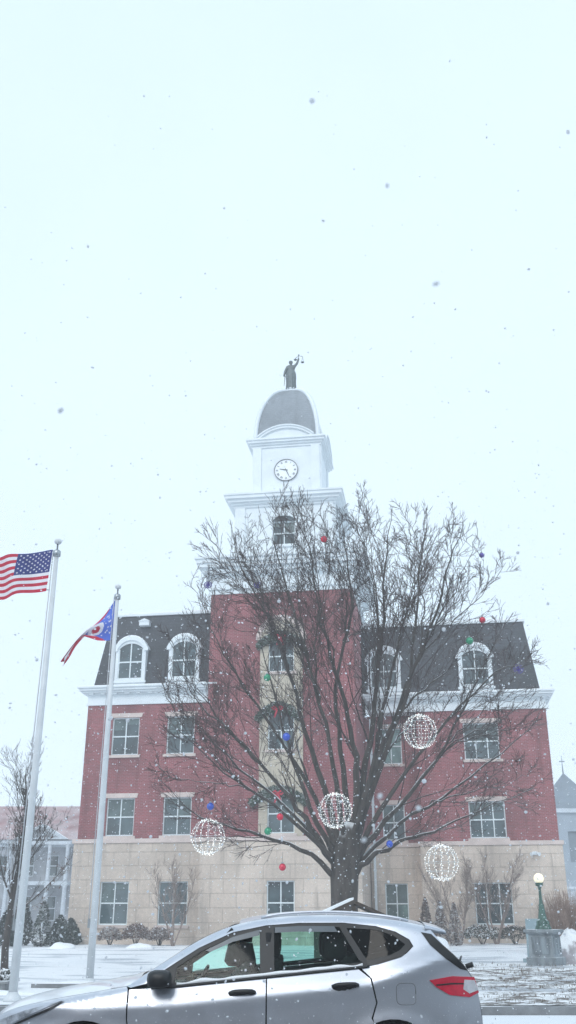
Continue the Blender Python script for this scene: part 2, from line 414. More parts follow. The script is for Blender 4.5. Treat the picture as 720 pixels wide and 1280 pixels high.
# tower shaft
TU0, TU1, TC = -4.05, 3.31, -.37
tw = [(-.33, 1.30, 2, L1[0], L1[1]), (-.33, 1.30, 2, *L2), (-.33, 1.30, 2, *L3), (-.33, 1.30, 2, 12.75, 14.35)]
opens = [(u - w / 2, u + w / 2, a, b) for (u, w, c, a, b) in tw]
m = MB(); wall_panel(m, TU0, TU1, 4.95, 16.95, 0, opens[1:], .3); wall_rest(m, TU0, TU1, 4.95, 16.95, 0, 7.4)
m.build('wall', M['brick'], court)
m = MB(); wall_panel(m, TU0 - .12, TU1 + .12, -.1, 4.75, -.12, opens[:1], .4); wall_rest(m, TU0 - .12, TU1 + .12, -.1, 4.75, -.12, 7.5)
m.box(TU0 - .17, TU1 + .17, -.18, -.13, -.1, .75)
m.build('stone_base', M['stone'], court)
m = MB(); m.box(TU0 - .19, TU1 + .19, -.19, 7.5, 4.753, 4.947); m.build('belt_course', M['trimstone'], court)
m = MB(); pa, pb = -1.40, .74
wall_panel(m, pa, pb, 4.96, 14.4, -.11, opens[1:], .109)
m.add([(pa, -.11, 4.96), (pa, -.001, 4.96), (pa, -.001, 14.4), (pa, -.11, 14.4)], [(0, 1, 2, 3)])
m.add([(pb, -.11, 4.96), (pb, -.11, 14.4), (pb, -.001, 14.4), (pb, -.001, 4.96)], [(0, 1, 2, 3)])
cx = (pa + pb) / 2; r = (pb - pa) / 2
m.prism([(cx + r * math.cos(t * PI / 14), 14.4 + r * math.sin(t * PI / 14)) for t in range(15)], -.11, -.001)
m.build('stone_panel', M['panel'], court)
ring = MB()
for k in range(14):
    a, b = k * PI / 14, (k + 1) * PI / 14
    ring.prism([(cx + (r - .02) * math.cos(a), 14.4 + (r - .02) * math.sin(a)), (cx + (r + .22) * math.cos(a), 14.4 + (r + .22) * math.sin(a)),
                (cx + (r + .22) * math.cos(b), 14.4 + (r + .22) * math.sin(b)), (cx + (r - .02) * math.cos(b), 14.4 + (r - .02) * math.sin(b))], -.16, -.112 + .11)
ring.build('arch_trim', M['trimstone'], court)
for i, (u, w, c, a, b) in enumerate(tw): window(u, w, a, b, -.11 if a > 4.9 else -.12, c, 2, None)
# downspout in the corner by the tower
m = MB(); m.box(3.62, 3.74, 5.30, 5.42, .3, 11.3); m.box(3.60, 3.76, 5.28, 5.47, 1.2, 1.28); m.box(3.60, 3.76, 5.28, 5.47, 3.6, 3.68); m.box(3.60, 3.76, 5.28, 5.47, 6.8, 6.88)
m.build('downspout', M['white'], court)

def entab(u0, u1, v0, v1, layers, name, mat='white', dent=None):
    """moulded band: (z0, z1, projection) layers, butted one on the other"""
    m = MB()
    for z0, z1, p in layers: m.box(u0 - p, u1 + p, v0 - p, v1 + p, z0 + .001, z1 - .001)
    if dent:
        zd0, zd1, p, step, w = dent
        u = u0 + .1
        while u < u1 - .1:
            m.box(u, u + w, v0 - p, v0 + .0, zd0, zd1); u += step
        v = v0 + .1
        while v < min(v1, v0 + 8):
            m.box(u1, u1 + p, v, v + w, zd0, zd1); v += step
    return m.build(name, M[mat], court)
lay = [(11.45, 11.62, .07), (11.62, 11.98, .03), (11.98, 12.06, .12), (12.06, 12.16, .30), (12.16, 12.28, .42), (12.28, 12.36, .50)]
entab(-10.45, -4.12, .5, 15, lay, 'cornice', dent=(11.985, 12.055, .25, .62, .2))
entab(3.85, 12.85, 4.6, 17, lay, 'cornice', dent=(11.985, 12.055, .25, .62, .2))
m = MB(); m.box(-10.9, -4.2, .05, .55, 12.361, 12.41); m.build('cornice_snow', M['snow'], court)
m = MB(); m.box(3.4, 13.3, 4.15, 4.6, 12.361, 12.41); m.build('cornice_snow', M['snow'], court)

def mansard(u0, u1, v0, v1, z0, z1, insL, insR, insF):
    m = MB()
    b = [(u0, v0, z0), (u1, v0, z0), (u1, v1, z0), (u0, v1, z0)]
    t = [(u0 + insL, v0 + insF, z1), (u1 - insR, v0 + insF, z1), (u1 - insR, v1 - insF, z1), (u0 + insL, v1 - insF, z1)]
    m.add(b + t, [(0, 1, 5, 4), (1, 2, 6, 5), (2, 3, 7, 6), (3, 0, 4, 7), (4, 5, 6, 7)])
    o = m.build('mansard_roof', M['slate'], court)
    c = MB(); x0, x1, y0, y1 = t[0][0], t[1][0], t[0][1], t[2][1]
    c.box(x0 - .1, x1 + .1 * (insR > 0), y0 - .1, y1, z1 + .001, z1 + .12); c.build('roof_coping', M['white'], o)
    s = MB(); nn = 40
    for i in range(nn):
        a = x0 + (x1 - x0) * i / nn; b2 = x0 + (x1 - x0) * (i + 1) / nn
        s.box(a, b2, y0 - .07, y1 - .3, z1 + .121, z1 + .15 + .05 * (mn.noise((a, 3, 1)) + 1))
    s.build('roof_snow', M['snow'], o)
    return o
mansard(-10.30, -4.07, .62, 14.8, 12.362, 16.38, .5, 0, .75)
mansard(3.33, 12.70, 4.72, 16.8, 12.362, 16.38, 0, .5, .75)
m = MB(); m.box(-8.15, -7.6, .9, 1.6, 15.75, 15.98); m.prism([(-8.2, 15.98), (-7.55, 15.98), (-7.87, 16.12)], .86, 1.5); m.build('roof_vent', M['white'], court)

def dormer(u, v, w=1.62, zb=12.42):
    hw = w / 2; zs = 14.38; rise = .52; n = 12
    def arc(hw2, zz, rs):
        # segmental arch
        rr = (hw2 ** 2 + rs ** 2) / (2 * rs); a0 = math.asin(hw2 / rr)
        return [(u + rr * math.sin(a0 - 2 * a0 * k / n), zz + rs - rr + rr * math.cos(a0 - 2 * a0 * k / n)) for k in range(n + 1)]
    m = MB()
    # cheeks and curved hood
    m.prism([(u - hw, zb), (u + hw, zb)] + arc(hw, zs, rise), v + .10, v + 1.05)
    # face: frame with an opening
    gw, gz0, gz1 = w * .40, zb + .38, zs + .02
    m.box(u - hw, u - gw, v, v + .1, zb, zs); m.box(u + gw, u + hw, v, v + .1, zb, zs)
    m.box(u - gw, u + gw, v, v + .1, zb, gz0)
    outer = arc(hw, zs, rise); inner = arc(gw, zs, .30)
    for k in range(n):
        q = [outer[k], outer[k + 1], inner[k + 1], inner[k]]
        m.prism(q, v, v + .1)
    # projecting hood mould
    o2 = arc(hw + .12, zs, rise + .14); i2 = arc(hw - .10, zs, rise - .06)
    for k in range(n): m.prism([o2[k], o2[k + 1], i2[k + 1], i2[k]], v - .08, v + .9)
    m.box(u - hw - .12, u - hw + .10, v - .08, v + .0, zs - .12, zs); m.box(u + hw - .10, u + hw + .12, v - .08, v + .0, zs - .12, zs)
    m.box(u - hw - .08, u + hw + .08, v - .08, v + .0, zb + .16, zb + .28)
    d = m.build('dormer', M['white'], court)
    g = MB(); g.prism([(u - gw, gz0), (u + gw, gz0)] + arc(gw, zs, .30), v + .07, v + .095); g.build('pane', M['glass'], d)
    f = MB()
    f.box(u - .03, u + .03, v + .03, v + .069, gz0, zs + .29); zm = (gz0 + zs) / 2 + .1
    f.box(u - gw, u + gw, v + .025, v + .066, zm - .035, zm + .035)
    f.box(u - gw, u - gw + .05, v + .03, v + .069, gz0, zs); f.box(u + gw - .05, u + gw, v + .03, v + .069, gz0, zs); f.box(u - gw + .05, u + gw - .05, v + .03, v + .069, gz0, gz0 + .06)
    f.build('window_frame', M['frame'], d)
    s = MB(); o3 = arc(hw + .10, zs, rise + .145); o4 = arc(hw + .10, zs, rise + .22)
    for k in range(2, n - 2): s.prism([o3[k], o3[k + 1], o4[k + 1], o4[k]], v - .05, v + .7)
    s.build('snow_cap', M['snow'], d)
dormer(-8.38, .55); dormer(-5.52, .55); dormer(9.42, 4.62, 1.78); dormer(4.55, 4.62, 1.78)

# white upper stages of the tower
C2 = 3.7   # tower axis, depth
lay = [(16.95, 17.18, .06), (17.18, 17.34, .14), (17.34, 17.95, .08), (17.95, 18.08, .22), (18.08, 18.30, .42), (18.30, 18.50, .62), (18.50, 18.72, .70), (18.72, 18.86, .79)]
entab(TU0, TU1, 0, 7.35, lay, 'cornice', dent=(17.96, 18.07, .38, .5, .22))
m = MB(); m.box(TC - 4.3, TC + 4.3, C2 - 4.3, C2 + 4.3, 18.861, 18.92); m.build('cornice_snow', M['snow'], court)
S2 = 2.72
ow = (TC - .62, TC + .62, 19.95, 21.30)
m = MB(); wall_panel(m, TC - S2, TC + S2, 18.9, 22.2, C2 - S2, [ow], .25); wall_rest(m, TC - S2, TC + S2, 18.9, 22.2, C2 - S2, C2 + S2)
for s in (-1, 1):
    a = TC + s * (S2 - .3)
    m.box(a - .28, a + .28, C2 - S2 - .08, C2 - S2 - .001, 18.92, 22.19)
    m.box(TC + S2 + .001, TC + S2 + .08, C2 + s * (S2 - .3) - .28, C2 + s * (S2 - .3) + .28, 18.92, 22.19)
m.box(TC - S2 - .12, TC + S2 + .12, C2 - S2 - .12, C2 + S2 + .12, 18.921, 19.3)
m.build('belfry_stage', M['white'], court)
f = window(TC, 1.24, 19.95, 21.30, C2 - S2, 2, 2, None, sill=False)
m = MB(); m.box(TC - .75, TC + .75, C2 - S2 - .1, C2 - S2 - .001, 19.8, 19.94); m.build('sill', M['white'], f)
m = MB()
n = 10; rr = .62
m.prism([(TC + rr * math.cos(PI * k / n), 21.29 + .33 * math.sin(PI * k / n)) for k in range(n + 1)], C2 - S2 - .012, C2 - S2 - .002); m.build('arched_pane', M['glass'], f)
m = MB()
for k in range(n):
    a, b = PI * k / n, PI * (k + 1) / n
    m.prism([(TC + .62 * math.cos(a), 21.29 + .33 * math.sin(a)), (TC + .80 * math.cos(a), 21.29 + .50 * math.sin(a)), (TC + .80 * math.cos(b), 21.29 + .50 * math.sin(b)), (TC + .62 * math.cos(b), 21.29 + .33 * math.sin(b))], C2 - S2 - .06, C2 - S2 - .001)
m.build('arch_mould', M['white'], f)
entab(TC - S2, TC + S2, C2 - S2, C2 + S2, [(22.2, 22.34, .08), (22.34, 22.46, .2), (22.46, 22.62, .36), (22.62, 22.80, .50), (22.80, 22.90, .56)], 'cornice')
m = MB(); m.box(TC - 3.15, TC + 3.15, C2 - 3.15, C2 + 3.15, 22.901, 22.95); m.build('cornice_snow', M['snow'], court)
S3 = 1.93
m = MB(); m.box(TC - S3, TC + S3, C2 - S3, C2 + S3, 22.96, 26.25)
for sx in (-1, 1):
    a = TC + sx * (S3 - .26)
    m.box(a - .25, a + .25, C2 - S3 - .07, C2 - S3 - .001, 22.96, 26.2)
    b = C2 + sx * (S3 - .26)
    m.box(TC + S3 + .001, TC + S3 + .07, b - .25, b + .25, 22.96, 26.2)
m.box(TC - S3 - .1, TC + S3 + .1, C2 - S3 - .1, C2 + S3 + .1, 22.951, 23.2)
m.build('clock_stage', M['white'], court)
entab(TC - S3, TC + S3, C2 - S3, C2 + S3, [(26.2, 26.34, .07), (26.34, 26.46, .16), (26.46, 26.6, .28), (26.6, 26.72, .36)], 'cornice')
# segmental pediment over the dial on the two faces seen
def pediment(face):
    m = MB(); n = 14; hw = 1.5; rs = .60; rr = (hw * hw + rs * rs) / (2 * rs); a0 = math.asin(hw / rr)
    def pt(k, d): 
        a = a0 - 2 * a0 * k / n; return ((rr + d) * math.sin(a), 26.70 + rs - rr + (rr + d) * math.cos(a))
    P = []
    P.append(([pt(k, 0) for k in range(n + 1)], -.18, .3))
    for k in range(n): P.append(([pt(k, 0), pt(k, .13), pt(k + 1, .13), pt(k + 1, 0)], -.30, .32))
    for k in range(n): P.append(([pt(k, .13), pt(k, .20), pt(k + 1, .20), pt(k + 1, .13)], -.37, .34))
    for poly, y0, y1 in P: m.prism(poly, y0, y1)
    rot = Matrix.Translation((TC, C2, 0)) @ Matrix.Rotation(face * PI / 2, 4, 'Z') @ Matrix.Translation((0, -S3, 0))
    m.v = [tuple(rot @ Vector(p)) for p in m.v]
    m.build('pediment', M['white'], court)
for fcs in range(4): pediment(fcs)
# four-sided dome with white hips
DH = 4.12; DR = 1.80; z0 = 26.721
m = MB(); n = 20
prof = [(DR * math.cos(PI / 2 * k / n * .985), DH * math.sin(PI / 2 * k / n)) for k in range(n + 1)]
vs = []
for r_, h in prof:
    vs += [(TC - r_, C2 - r_, z0 + h), (TC + r_, C2 - r_, z0 + h), (TC + r_, C2 + r_, z0 + h), (TC - r_, C2 + r_, z0 + h)]
m.add(vs, [(i * 4 + k, i * 4 + (k + 1) % 4, (i + 1) * 4 + (k + 1) % 4, (i + 1) * 4 + k) for i in range(n) for k in range(4)])
dome = m.build('dome', M['domeslate'], court)
m = MB()
for sx, sy in ((-1, -1), (1, -1), (1, 1), (-1, 1)):
    m.tube([(TC + sx * (r_ + .02), C2 + sy * (r_ + .02), z0 + h) for r_, h in prof], .13, 6)
m.box(TC - DR - .12, TC + DR + .12, C2 - DR - .12, C2 + DR + .12, z0 + .0, z0 + .12)
m.build('hip_rib', M['white'], dome)
m = MB(); m.lathe([(.34, 0), (.36, .06), (.26, .1), (.24, .2), (.30, .22), (.30, .26)], 16, (TC, C2, z0 + DH - .03)); m.build('pedestal', M['white'], dome)
# clock
CZ = 24.72
m = MB(); n = 40
vf = C2 - S3
m.prism([(TC + .66 * math.cos(2 * PI * k / n), CZ + .66 * math.sin(2 * PI * k / n)) for k in range(n)], vf - .05, vf - .001)
clock = m.build('clock', M['clockface'], court)
m = MB()
for k in range(n):
    a, b = 2 * PI * k / n, 2 * PI * (k + 1) / n
    m.prism([(TC + q * math.cos(t), CZ + q * math.sin(t)) for q, t in ((.65, a), (.68, a), (.68, b), (.65, b))], vf - .09, vf - .051 + .03)
m.build('clock_rim', M['clockblack'], clock)
ROM = ['XII', 'I', 'II', 'III', 'IIII', 'V', 'VI', 'VII', 'VIII', 'IX', 'X', 'XI']
m = MB()
def stroke(p, q, w, ang):
    ca, sa = math.cos(ang), math.sin(ang)
    d = Vector((q[0] - p[0], q[1] - p[1])); L = d.length; nx, ny = -d.y / L * w / 2, d.x / L * w / 2
    pts = [(p[0] + nx, p[1] + ny), (p[0] - nx, p[1] - ny), (q[0] - nx, q[1] - ny), (q[0] + nx, q[1] + ny)]
    pts = [(x * ca - y * sa, x * sa + y * ca) for x, y in pts]
    m.prism([(TC + x, CZ + y) for x, y in pts], vf - .058, vf - .0505)
for h, tx in enumerate(ROM):
    ang = -h * PI / 6; wid = {'I': .036, 'V': .07, 'X': .07}
    tot = sum(wid[c] for c in tx); x = -tot / 2; y0_, y1_ = .45, .57
    for c in tx:
        w = wid[c]; a, b = x + .006, x + w - .006
        if c == 'I': stroke(((a + b) / 2, y0_), ((a + b) / 2, y1_), .018, ang)
        if c == 'V': stroke((a, y1_), ((a + b) / 2, y0_), .018, ang); stroke(((a + b) / 2, y0_), (b, y1_), .012, ang)
        if c == 'X': stroke((a, y1_), (b, y0_), .018, ang); stroke((a, y0_), (b, y1_), .012, ang)
        x += w
m.build('numerals', M['clockblack'], clock, fix=True)
def hand(name, ang, L, w, yy):
    m = MB(); ca, sa = math.cos(ang), math.sin(ang)
    pts = [(-w * .6, -.10), (w * .6, -.10), (w, L * .35), (w * .35, L), (-w * .35, L), (-w, L * .35)]
    m.prism([(TC + x * ca - y * sa, CZ + x * sa + y * ca) for x, y in pts], vf - yy - .012, vf - yy); m.build(name, M['clockblack'], clock)
hand('hour_hand', -R(9.4 * 30), .38, .034, .062); hand('minute_hand', -R(26 * 6), .52, .024, .08)

# wall light on the stone base
wl = bl(11.6, 4.40, 4.35)
t = thing('wall_light', 'small white floodlight fixed high on the stone base above the street lamp', 'wall light', wl, -AL)
m = MB(); m.box(-.12, .12, -.02, .075, -.08, .08); m.build('bracket', M['white'], t)
for s in (-1, 1):
    m = MB(); m.tube([(s * .06, -.02, 0), (s * .2, -.18, -.06)], [.04, .09], 10); m.build('lamp_head', M['white'], t)

# ------------------------------------------------------------------ skinned figures
def skin_mesh(name, verts, edges, mat, parent, sub=2, root=0, loc=None):
    me = bpy.data.meshes.new(name + '_cage'); me.from_pydata([v[0] for v in verts], edges, [])
    o = bpy.data.objects.new(name, me); COL.objects.link(o)
    md = o.modifiers.new('skin', 'SKIN'); md.use_smooth_shade = True
    if not me.skin_vertices: 
        pass
    sv = me.skin_vertices[0].data if me.skin_vertices else None
    for i, v in enumerate(verts):
        rr = v[1] if isinstance(v[1], tuple) else (v[1], v[1])
        sv[i].radius = rr; sv[i].use_root = (i == root)
    ms = o.modifiers.new('sub', 'SUBSURF'); ms.levels = ms.render_levels = sub
    dg = bpy.context.evaluated_depsgraph_get(); dg.update()
    nm = bpy.data.meshes.new_from_object(o.evaluated_get(dg)); nm.name = name
    o.modifiers.clear(); o.data = nm; nm.materials.clear(); nm.materials.append(mat)
    for p in nm.polygons: p.use_smooth = True
    if parent: o.parent = parent
    if loc: o.location = loc
    return o

# statue of justice on the dome
sp_ = bl(TC, C2, z0 + DH + .23)
sp_.z -= .05
st = thing('justice_statue', 'bronze statue of a robed woman raising a balance scale atop the dome', 'statue', sp_, -AL)
S = 1.0
V = [((0, 0, 1.15), (.2, .15)), ((0, 0, 1.42), (.23, .16)), ((0, 0, 1.62), (.26, .15)), ((0, 0, 1.73), .065), ((0, 0, 1.80), .065), ((-.01, -.01, 1.93), (.15, .16)), ((-.01, 0, 2.08), (.12, .13)),
     ((-.22, 0, 1.63), .11), ((-.33, -.02, 1.35), .10), ((-.42, -.05, 1.05), .06), ((-.42, -.08, .95), .06),
     ((.22, 0, 1.66), .095), ((.38, -.04, 1.82), .08), ((.48, -.07, 2.1), .06), ((.49, -.08, 2.2), .055)]
Ed = [(0, 1), (1, 2), (2, 3), (3, 4), (4, 5), (5, 6), (2, 7), (7, 8), (8, 9), (9, 10), (2, 11), (11, 12), (12, 13), (13, 14)]
skin_mesh('figure', V, Ed, M['bronze'], st)
m = MB(); n = 40; rings = [(.33, 0), (.30, .15), (.29, .5), (.30, .85), (.31, 1.1), (.26, 1.28), (.20, 1.45)]
vs = []
for i, (r_, z) in enumerate(rings):
    for k in range(n):
        t_ = 2 * PI * k / n; q = r_ * (1 + (.10 if z < 1.1 else .03) * math.sin(t_ * 9 + z * 1.3))
        vs.append((q * math.cos(t_) * 1.0, q * math.sin(t_) * .85, z))
m.add(vs, [(i * n + k, i * n + (k + 1) % n, (i + 1) * n + (k + 1) % n, (i + 1) * n + k) for i in range(len(rings) - 1) for k in range(n)] + [tuple(range(n))[::-1]], 0, True)
m.build('robe', M['bronze'], st)
m = MB(); m.tube([(.50, -.08, 2.14), (.50, -.08, 2.36)], .018, 6); m.tube([(.28, -.08, 2.18), (.50, -.08, 2.34), (.74, -.08, 2.28)], .018, 6); m.ball((.50, -.08, 2.40), .05)
for x, zt, zb_ in ((.29, 2.18, 1.98 + .1), (.73, 2.28, 1.86)):
    for a in range(3): m.tube([(x, -.08, zt), (x + .09 * math.cos(a * 2.1), -.08 + .09 * math.sin(a * 2.1), zb_)], .008, 4)
    m.lathe([(.02, -.05), (.08, -.03), (.11, .01), (.10, .01), (.02, -.02)], 12, (x, -.08, zb_))
m.build('scales', M['bronze'], st)
m = MB(); m.tube([(-.35, -.1, .98), (-.40, -.14, .25)], [.03, .012], 5); m.tube([(-.43, -.11, .93), (-.28, -.09, .96)], .02, 5); m.build('sword', M['bronze'], st)

# ------------------------------------------------------------------ garlands on the tower
def leafblob(mb, c, r, n, size, rnd, flat=1., mi=0):
    for i in range(n):
        d = Vector((rnd.gauss(0, 1), rnd.gauss(0, 1), rnd.gauss(0, 1))).normalized() * (rnd.random() ** .4)
        p = Vector(c) + Vector((d.x * r[0], d.y * r[1], d.z * r[2]))
        a = Vector((rnd.gauss(0, 1), rnd.gauss(0, 1), rnd.gauss(0, 1))).normalized(); b = a.orthogonal().normalized()
        s = size * rnd.uniform(.6, 1.3)
        mb.add([p - a * s, p + b * s * .35, p + a * s, p - b * s * .35], [(0, 1, 2, 3)], mi)
def garland(u, v, z, w, label):
    t = thing('garland', label, 'garland', bl(u, v, z), -AL, 'green garlands with red bows over the tower windows')
    rnd = random.Random(int(z * 10)); m = MB()
    for i in range(26):
        s = -1 + 2 * i / 25
        leafblob(m, (s * w / 2, -.12, -.5 * (s * s) + .12), (.17, .16, .30 - .08 * abs(s)), 120, .085, rnd)
    m.build('greenery', M['green'], t)
    b = MB()
    for sg in (-1, 1):
        b.tube([(0, -.28, 0), (sg * .14, -.32, .12), (sg * .27, -.3, .06), (sg * .16, -.28, -.05), (0, -.28, 0)], [.03, .05, .055, .05, .03], 6)
        b.tube([(0, -.27, 0), (sg * .08, -.29, -.2), (sg * .16, -.28, -.42)], [.03, .05, .045], 5)
    b.ball((0, -.3, 0), .06); b.build('bow', M['red'], t)
garland(-.35, -.11, 14.45, 2.2, 'green garland with red bow over the arched top window of the tower')
garland(-.45, -.11, 10.85, 2.0, 'green garland with red bow above the third floor tower window')
garland(-.42, -.11, 6.85, 2.6, 'green garland with red bow above the second floor tower window')

# ------------------------------------------------------------------ bare trees
rt = random.Random(21)
def bend(p, d, L, n, rnd, up, wig):
    pts = [p.copy()]; d = d.normalized(); q = p.copy()
    for i in range(n):
        d = (d + Vector((rnd.gauss(0, wig), rnd.gauss(0, wig), rnd.gauss(0, wig) + up))).normalized()
        q = q + d * (L / n); pts.append(q.copy())
    return pts
def sample(pts, t):
    x = t * (len(pts) - 1); i = min(int(x), len(pts) - 2); f = x - i
    return pts[i].lerp(pts[i + 1], f), (pts[i + 1] - pts[i]).normalized()
def spawn(mb, pts, r0, r1, L, lvl, maxl, rnd, inside, dens, up, tmin=.25, rmin=.0065, stats=None):
    nch = dens[lvl]
    for k in range(nch):
        t = tmin + (1 - tmin) * (k + rnd.random()) / nch
        p, d = sample(pts, min(.995, t))
        ang = R(rnd.uniform(18, 44)); az = rnd.uniform(0, 2 * PI)
        o = d.orthogonal().normalized(); o.rotate(Matrix.Rotation(az, 3, d))
        nd = d * math.cos(ang) + o * math.sin(ang)
        nd.z += .06; nd.normalize()
        l = L * rnd.uniform(.34, .62) * (1.12 - .5 * t)
        for tries in range(4):
            if inside(p + nd * l): break
            l *= .7
        if l < .12: continue
        r = (r0 + (r1 - r0) * t) * rnd.uniform(.45, .62); r = max(r, rmin)
        segs = (7, 5, 4, 3, 2)[min(4, lvl)]
        c = bend(p, nd, l, segs, rnd, up, .10)
        re = max(rmin * .7, r * .3)
        rads = [r + (re - r) * (i / segs) for i in range(segs + 1)]
        mb.tube(c, rads, 5 if r > .03 else 3, cap=False)
        if lvl < maxl: spawn(mb, c, r, re, l, lvl + 1, maxl, rnd, inside, dens, up, .15, rmin)

F_ = 1192.; TH = R(22.8); EH = 1.65
def at(px, py, Y):
    """point at distance Y that was measured at a place in the photograph"""
    a = (px - 360) / F_; b = (640 - py) / F_; c, s = math.cos(TH), math.sin(TH)
    t = Y / (c - b * s); return Vector((a * t, Y, EH + (s + b * c) * t))

big = thing('bare_tree', 'large bare spreading tree hung with light globes and ornaments before the courthouse', 'tree', (1.62, 30, gz(1.6, 30)))
B0 = Vector(big.location)
def loc(p): return p - B0
trunk = MB()
tp = [Vector((1.60, 30, .05)), Vector((1.60, 30, .35)), Vector((1.62, 30, 1.0)), Vector((1.64, 30, 2.0)), Vector((1.66, 30, 2.7)), Vector((1.75, 30, 3.3)), Vector((1.95, 30.05, 4.1))]
trunk.tube([loc(p) for p in tp], [.72, .50, .42, .39, .42, .40, .30], 18)
trunk.build('trunk', M['bark'], big)
cc = Vector((1.9, 30, 6.9))
def inside(p):
    d = p - cc if True else 0
    rz_ = 8.0 if d.z > 0 else 4.4
    ax = 6.15 if d.x > 0 else 6.25
    return abs(d.x / ax) ** 2.5 + abs(d.y / 5.6) ** 2.5 + abs(d.z / rz_) ** 2.5 < 1.02 + .2 * mn.noise((p.x * .8, p.z * .8, p.y * .8))
LIMBS = [  # photo polyline, depth drift, start radius
 ([(434, 1085), (446, 1000), (442, 930), (425, 860), (402, 780), (390, 700), (380, 650)], -.6, .22),
 ([(440, 1060), (452, 1000), (466, 900), (478, 800), (482, 710), (490, 635)], .4, .24),
 ([(440, 1065), (462, 980), (500, 880), (536, 790), (562, 700), (580, 655)], -1.6, .20),
 ([(442, 1075), (480, 1030), (545, 950), (590, 865), (630, 780)], 1.2, .19),
 ([(440, 1095), (465, 1070), (500, 1052), (540, 1040), (600, 1012), (668, 985)], -.8, .17),
 ([(420, 1085), (388, 1035), (352, 985), (300, 925), (250, 880), (215, 820)], .8, .19),
 ([(424, 1078), (388, 1010), (360, 930), (338, 850), (318, 770)], -1.4, .16),
 ([(428, 1065), (404, 985), (376, 890), (342, 790), (305, 715), (290, 668)], 1.0, .19),
 ([(418, 1095), (375, 1062), (310, 1040), (250, 1020), (200, 975)], -1.0, .15),
 ([(420, 1080), (360, 1020), (280, 965), (210, 900)], -2.2, .14),
 ([(436, 1060), (430, 960), (420, 860), (440, 760), (430, 680), (425, 640)], 2.2, .18),
 ([(442, 1060), (475, 960), (510, 860), (520, 760), (530, 680), (535, 630)], 2.6, .18),
 ([(442, 1070), (490, 990), (560, 900), (620, 840), (660, 830)], -2.6, .15),
 ([(444, 1080), (500, 1030), (570, 985), (640, 930), (672, 900)], 2.4, .14),
 ([(426, 1070), (380, 970), (320, 880), (270, 800), (250, 740)], 2.8, .15),
 ([(430, 1065), (420, 980), (400, 880), (370, 780), (345, 690), (340, 645)], -2.9, .16),
 ([(440, 1060), (470, 940), (490, 840), (515, 740), (550, 660)], -3.4, .15),
 ([(422, 1085), (360, 1010), (300, 960), (240, 900), (205, 865)], 3.2, .13),
]
made = []
for pts, drift, r0 in LIMBS:
    P = []
    n = len(pts)
    for i, (x, y) in enumerate(pts):
        f = (i / (n - 1))
        P.append(at(x, y, 30 + drift * f ** .8))
    # smooth and roughen
    Q = []
    for i in range(n - 1):
        for k in range(4):
            t_ = k / 4; a = P[max(0, i - 1)]; b = P[i]; c = P[i + 1]; d = P[min(n - 1, i + 2)]
            q = .5 * ((2 * b) + (c - a) * t_ + (2 * a - 5 * b + 4 * c - d) * t_ ** 2 + (3 * b - a - 3 * c + d) * t_ ** 3)
            q += Vector((rt.gauss(0, .035), rt.gauss(0, .05), rt.gauss(0, .03))) if (i + k) else Vector()
            Q.append(q)
    Q.append(P[-1]); Q = [loc(q) for q in Q]
    L = sum((Q[i + 1] - Q[i]).length for i in range(len(Q) - 1))
    rad = [max(.010, r0 * .72 * (1 - .97 * (i / (len(Q) - 1)) ** .62)) for i in range(len(Q))]
    made.append((Q, rad))
    lm = MB(); lm.tube(Q, rad, 9); lo_ = lm.build('limb', M['bark'], big)
    tw_ = MB()
    spawn(tw_, Q, r0 * .30, .012, L * .70, 0, 3, rt, lambda p: inside(p + B0), (11, 5, 4, 2), .025, .26, .0074)
    tw_.build('twigs', M['twig'], lo_, fix=False)

# further limbs forking off the first ones towards the rest of the dome
targets = []
for k in range(28):
    e = R(6 + 80 * ((k + .5) / 28) ** 1.1); a = k * 2.39996
    d = Vector((math.cos(e) * math.cos(a) * 6.1, math.cos(e) * math.sin(a) * 5.2, math.sin(e) * 8.4 if math.sin(e) > 0 else -3)) * .90
    targets.append(cc + d)
for a, h in ((180, 1.5), (174, 3.2), (165, 5), (152, 6.4), (138, 7.4), (20, 5), (8, 2.5), (0, .5), (35, 6.4), (192, -1.2), (-8, -1.0)):
    targets.append(cc + Vector((math.cos(R(a)) * 5.9 if h < 4 else math.cos(R(a)) * 5.3, rt.uniform(-1.5, 1.5), h)))
for T in targets:
    T = loc(T); best = None
    for Q, rad in made[:18]:
        for f in (.12, .2, .3, .4, .5):
            i = int(f * (len(Q) - 1)); p = Q[i]; dd = (Q[i + 1] - Q[i]).normalized(); L_ = (T - p).length
            ang = dd.angle((T - p).normalized()); cost = L_ * (1 + 1.2 * ang * ang) + rt.uniform(0, .8)
            if T.z < p.z + .2: cost += 2
            if best is None or cost < best[0]: best = (cost, p.copy(), dd, rad[i])
    _, p, dd, rr0 = best; L_ = (T - p).length
    c1_ = p + dd * L_ * .35; c2_ = T - ((T - p).normalized() * .6 + Vector((0, 0, .5))).normalized() * L_ * .3
    n = 16; Q = []
    for i in range(n + 1):
        t_ = i / n; q = p * (1 - t_) ** 3 + c1_ * 3 * t_ * (1 - t_) ** 2 + c2_ * 3 * t_ * t_ * (1 - t_) + T * t_ ** 3
        if i: q += Vector((rt.gauss(0, .045), rt.gauss(0, .045), rt.gauss(0, .035)))
        Q.append(q)
    r0 = min(rr0 * .72, .085)
    rad = [max(.009, r0 * (1 - .93 * (i / n) ** .7)) for i in range(n + 1)]
    lm = MB(); lm.tube(Q, rad, 7); lo_ = lm.build('limb', M['bark'], big)
    tw_ = MB(); spawn(tw_, Q, r0 * .5, .012, L_ * .62, 0, 2, rt, lambda p: inside(p + B0), (12, 6, 4), .02, .12, .0074)
    tw_.build('twigs', M['twig'], lo_, fix=False)

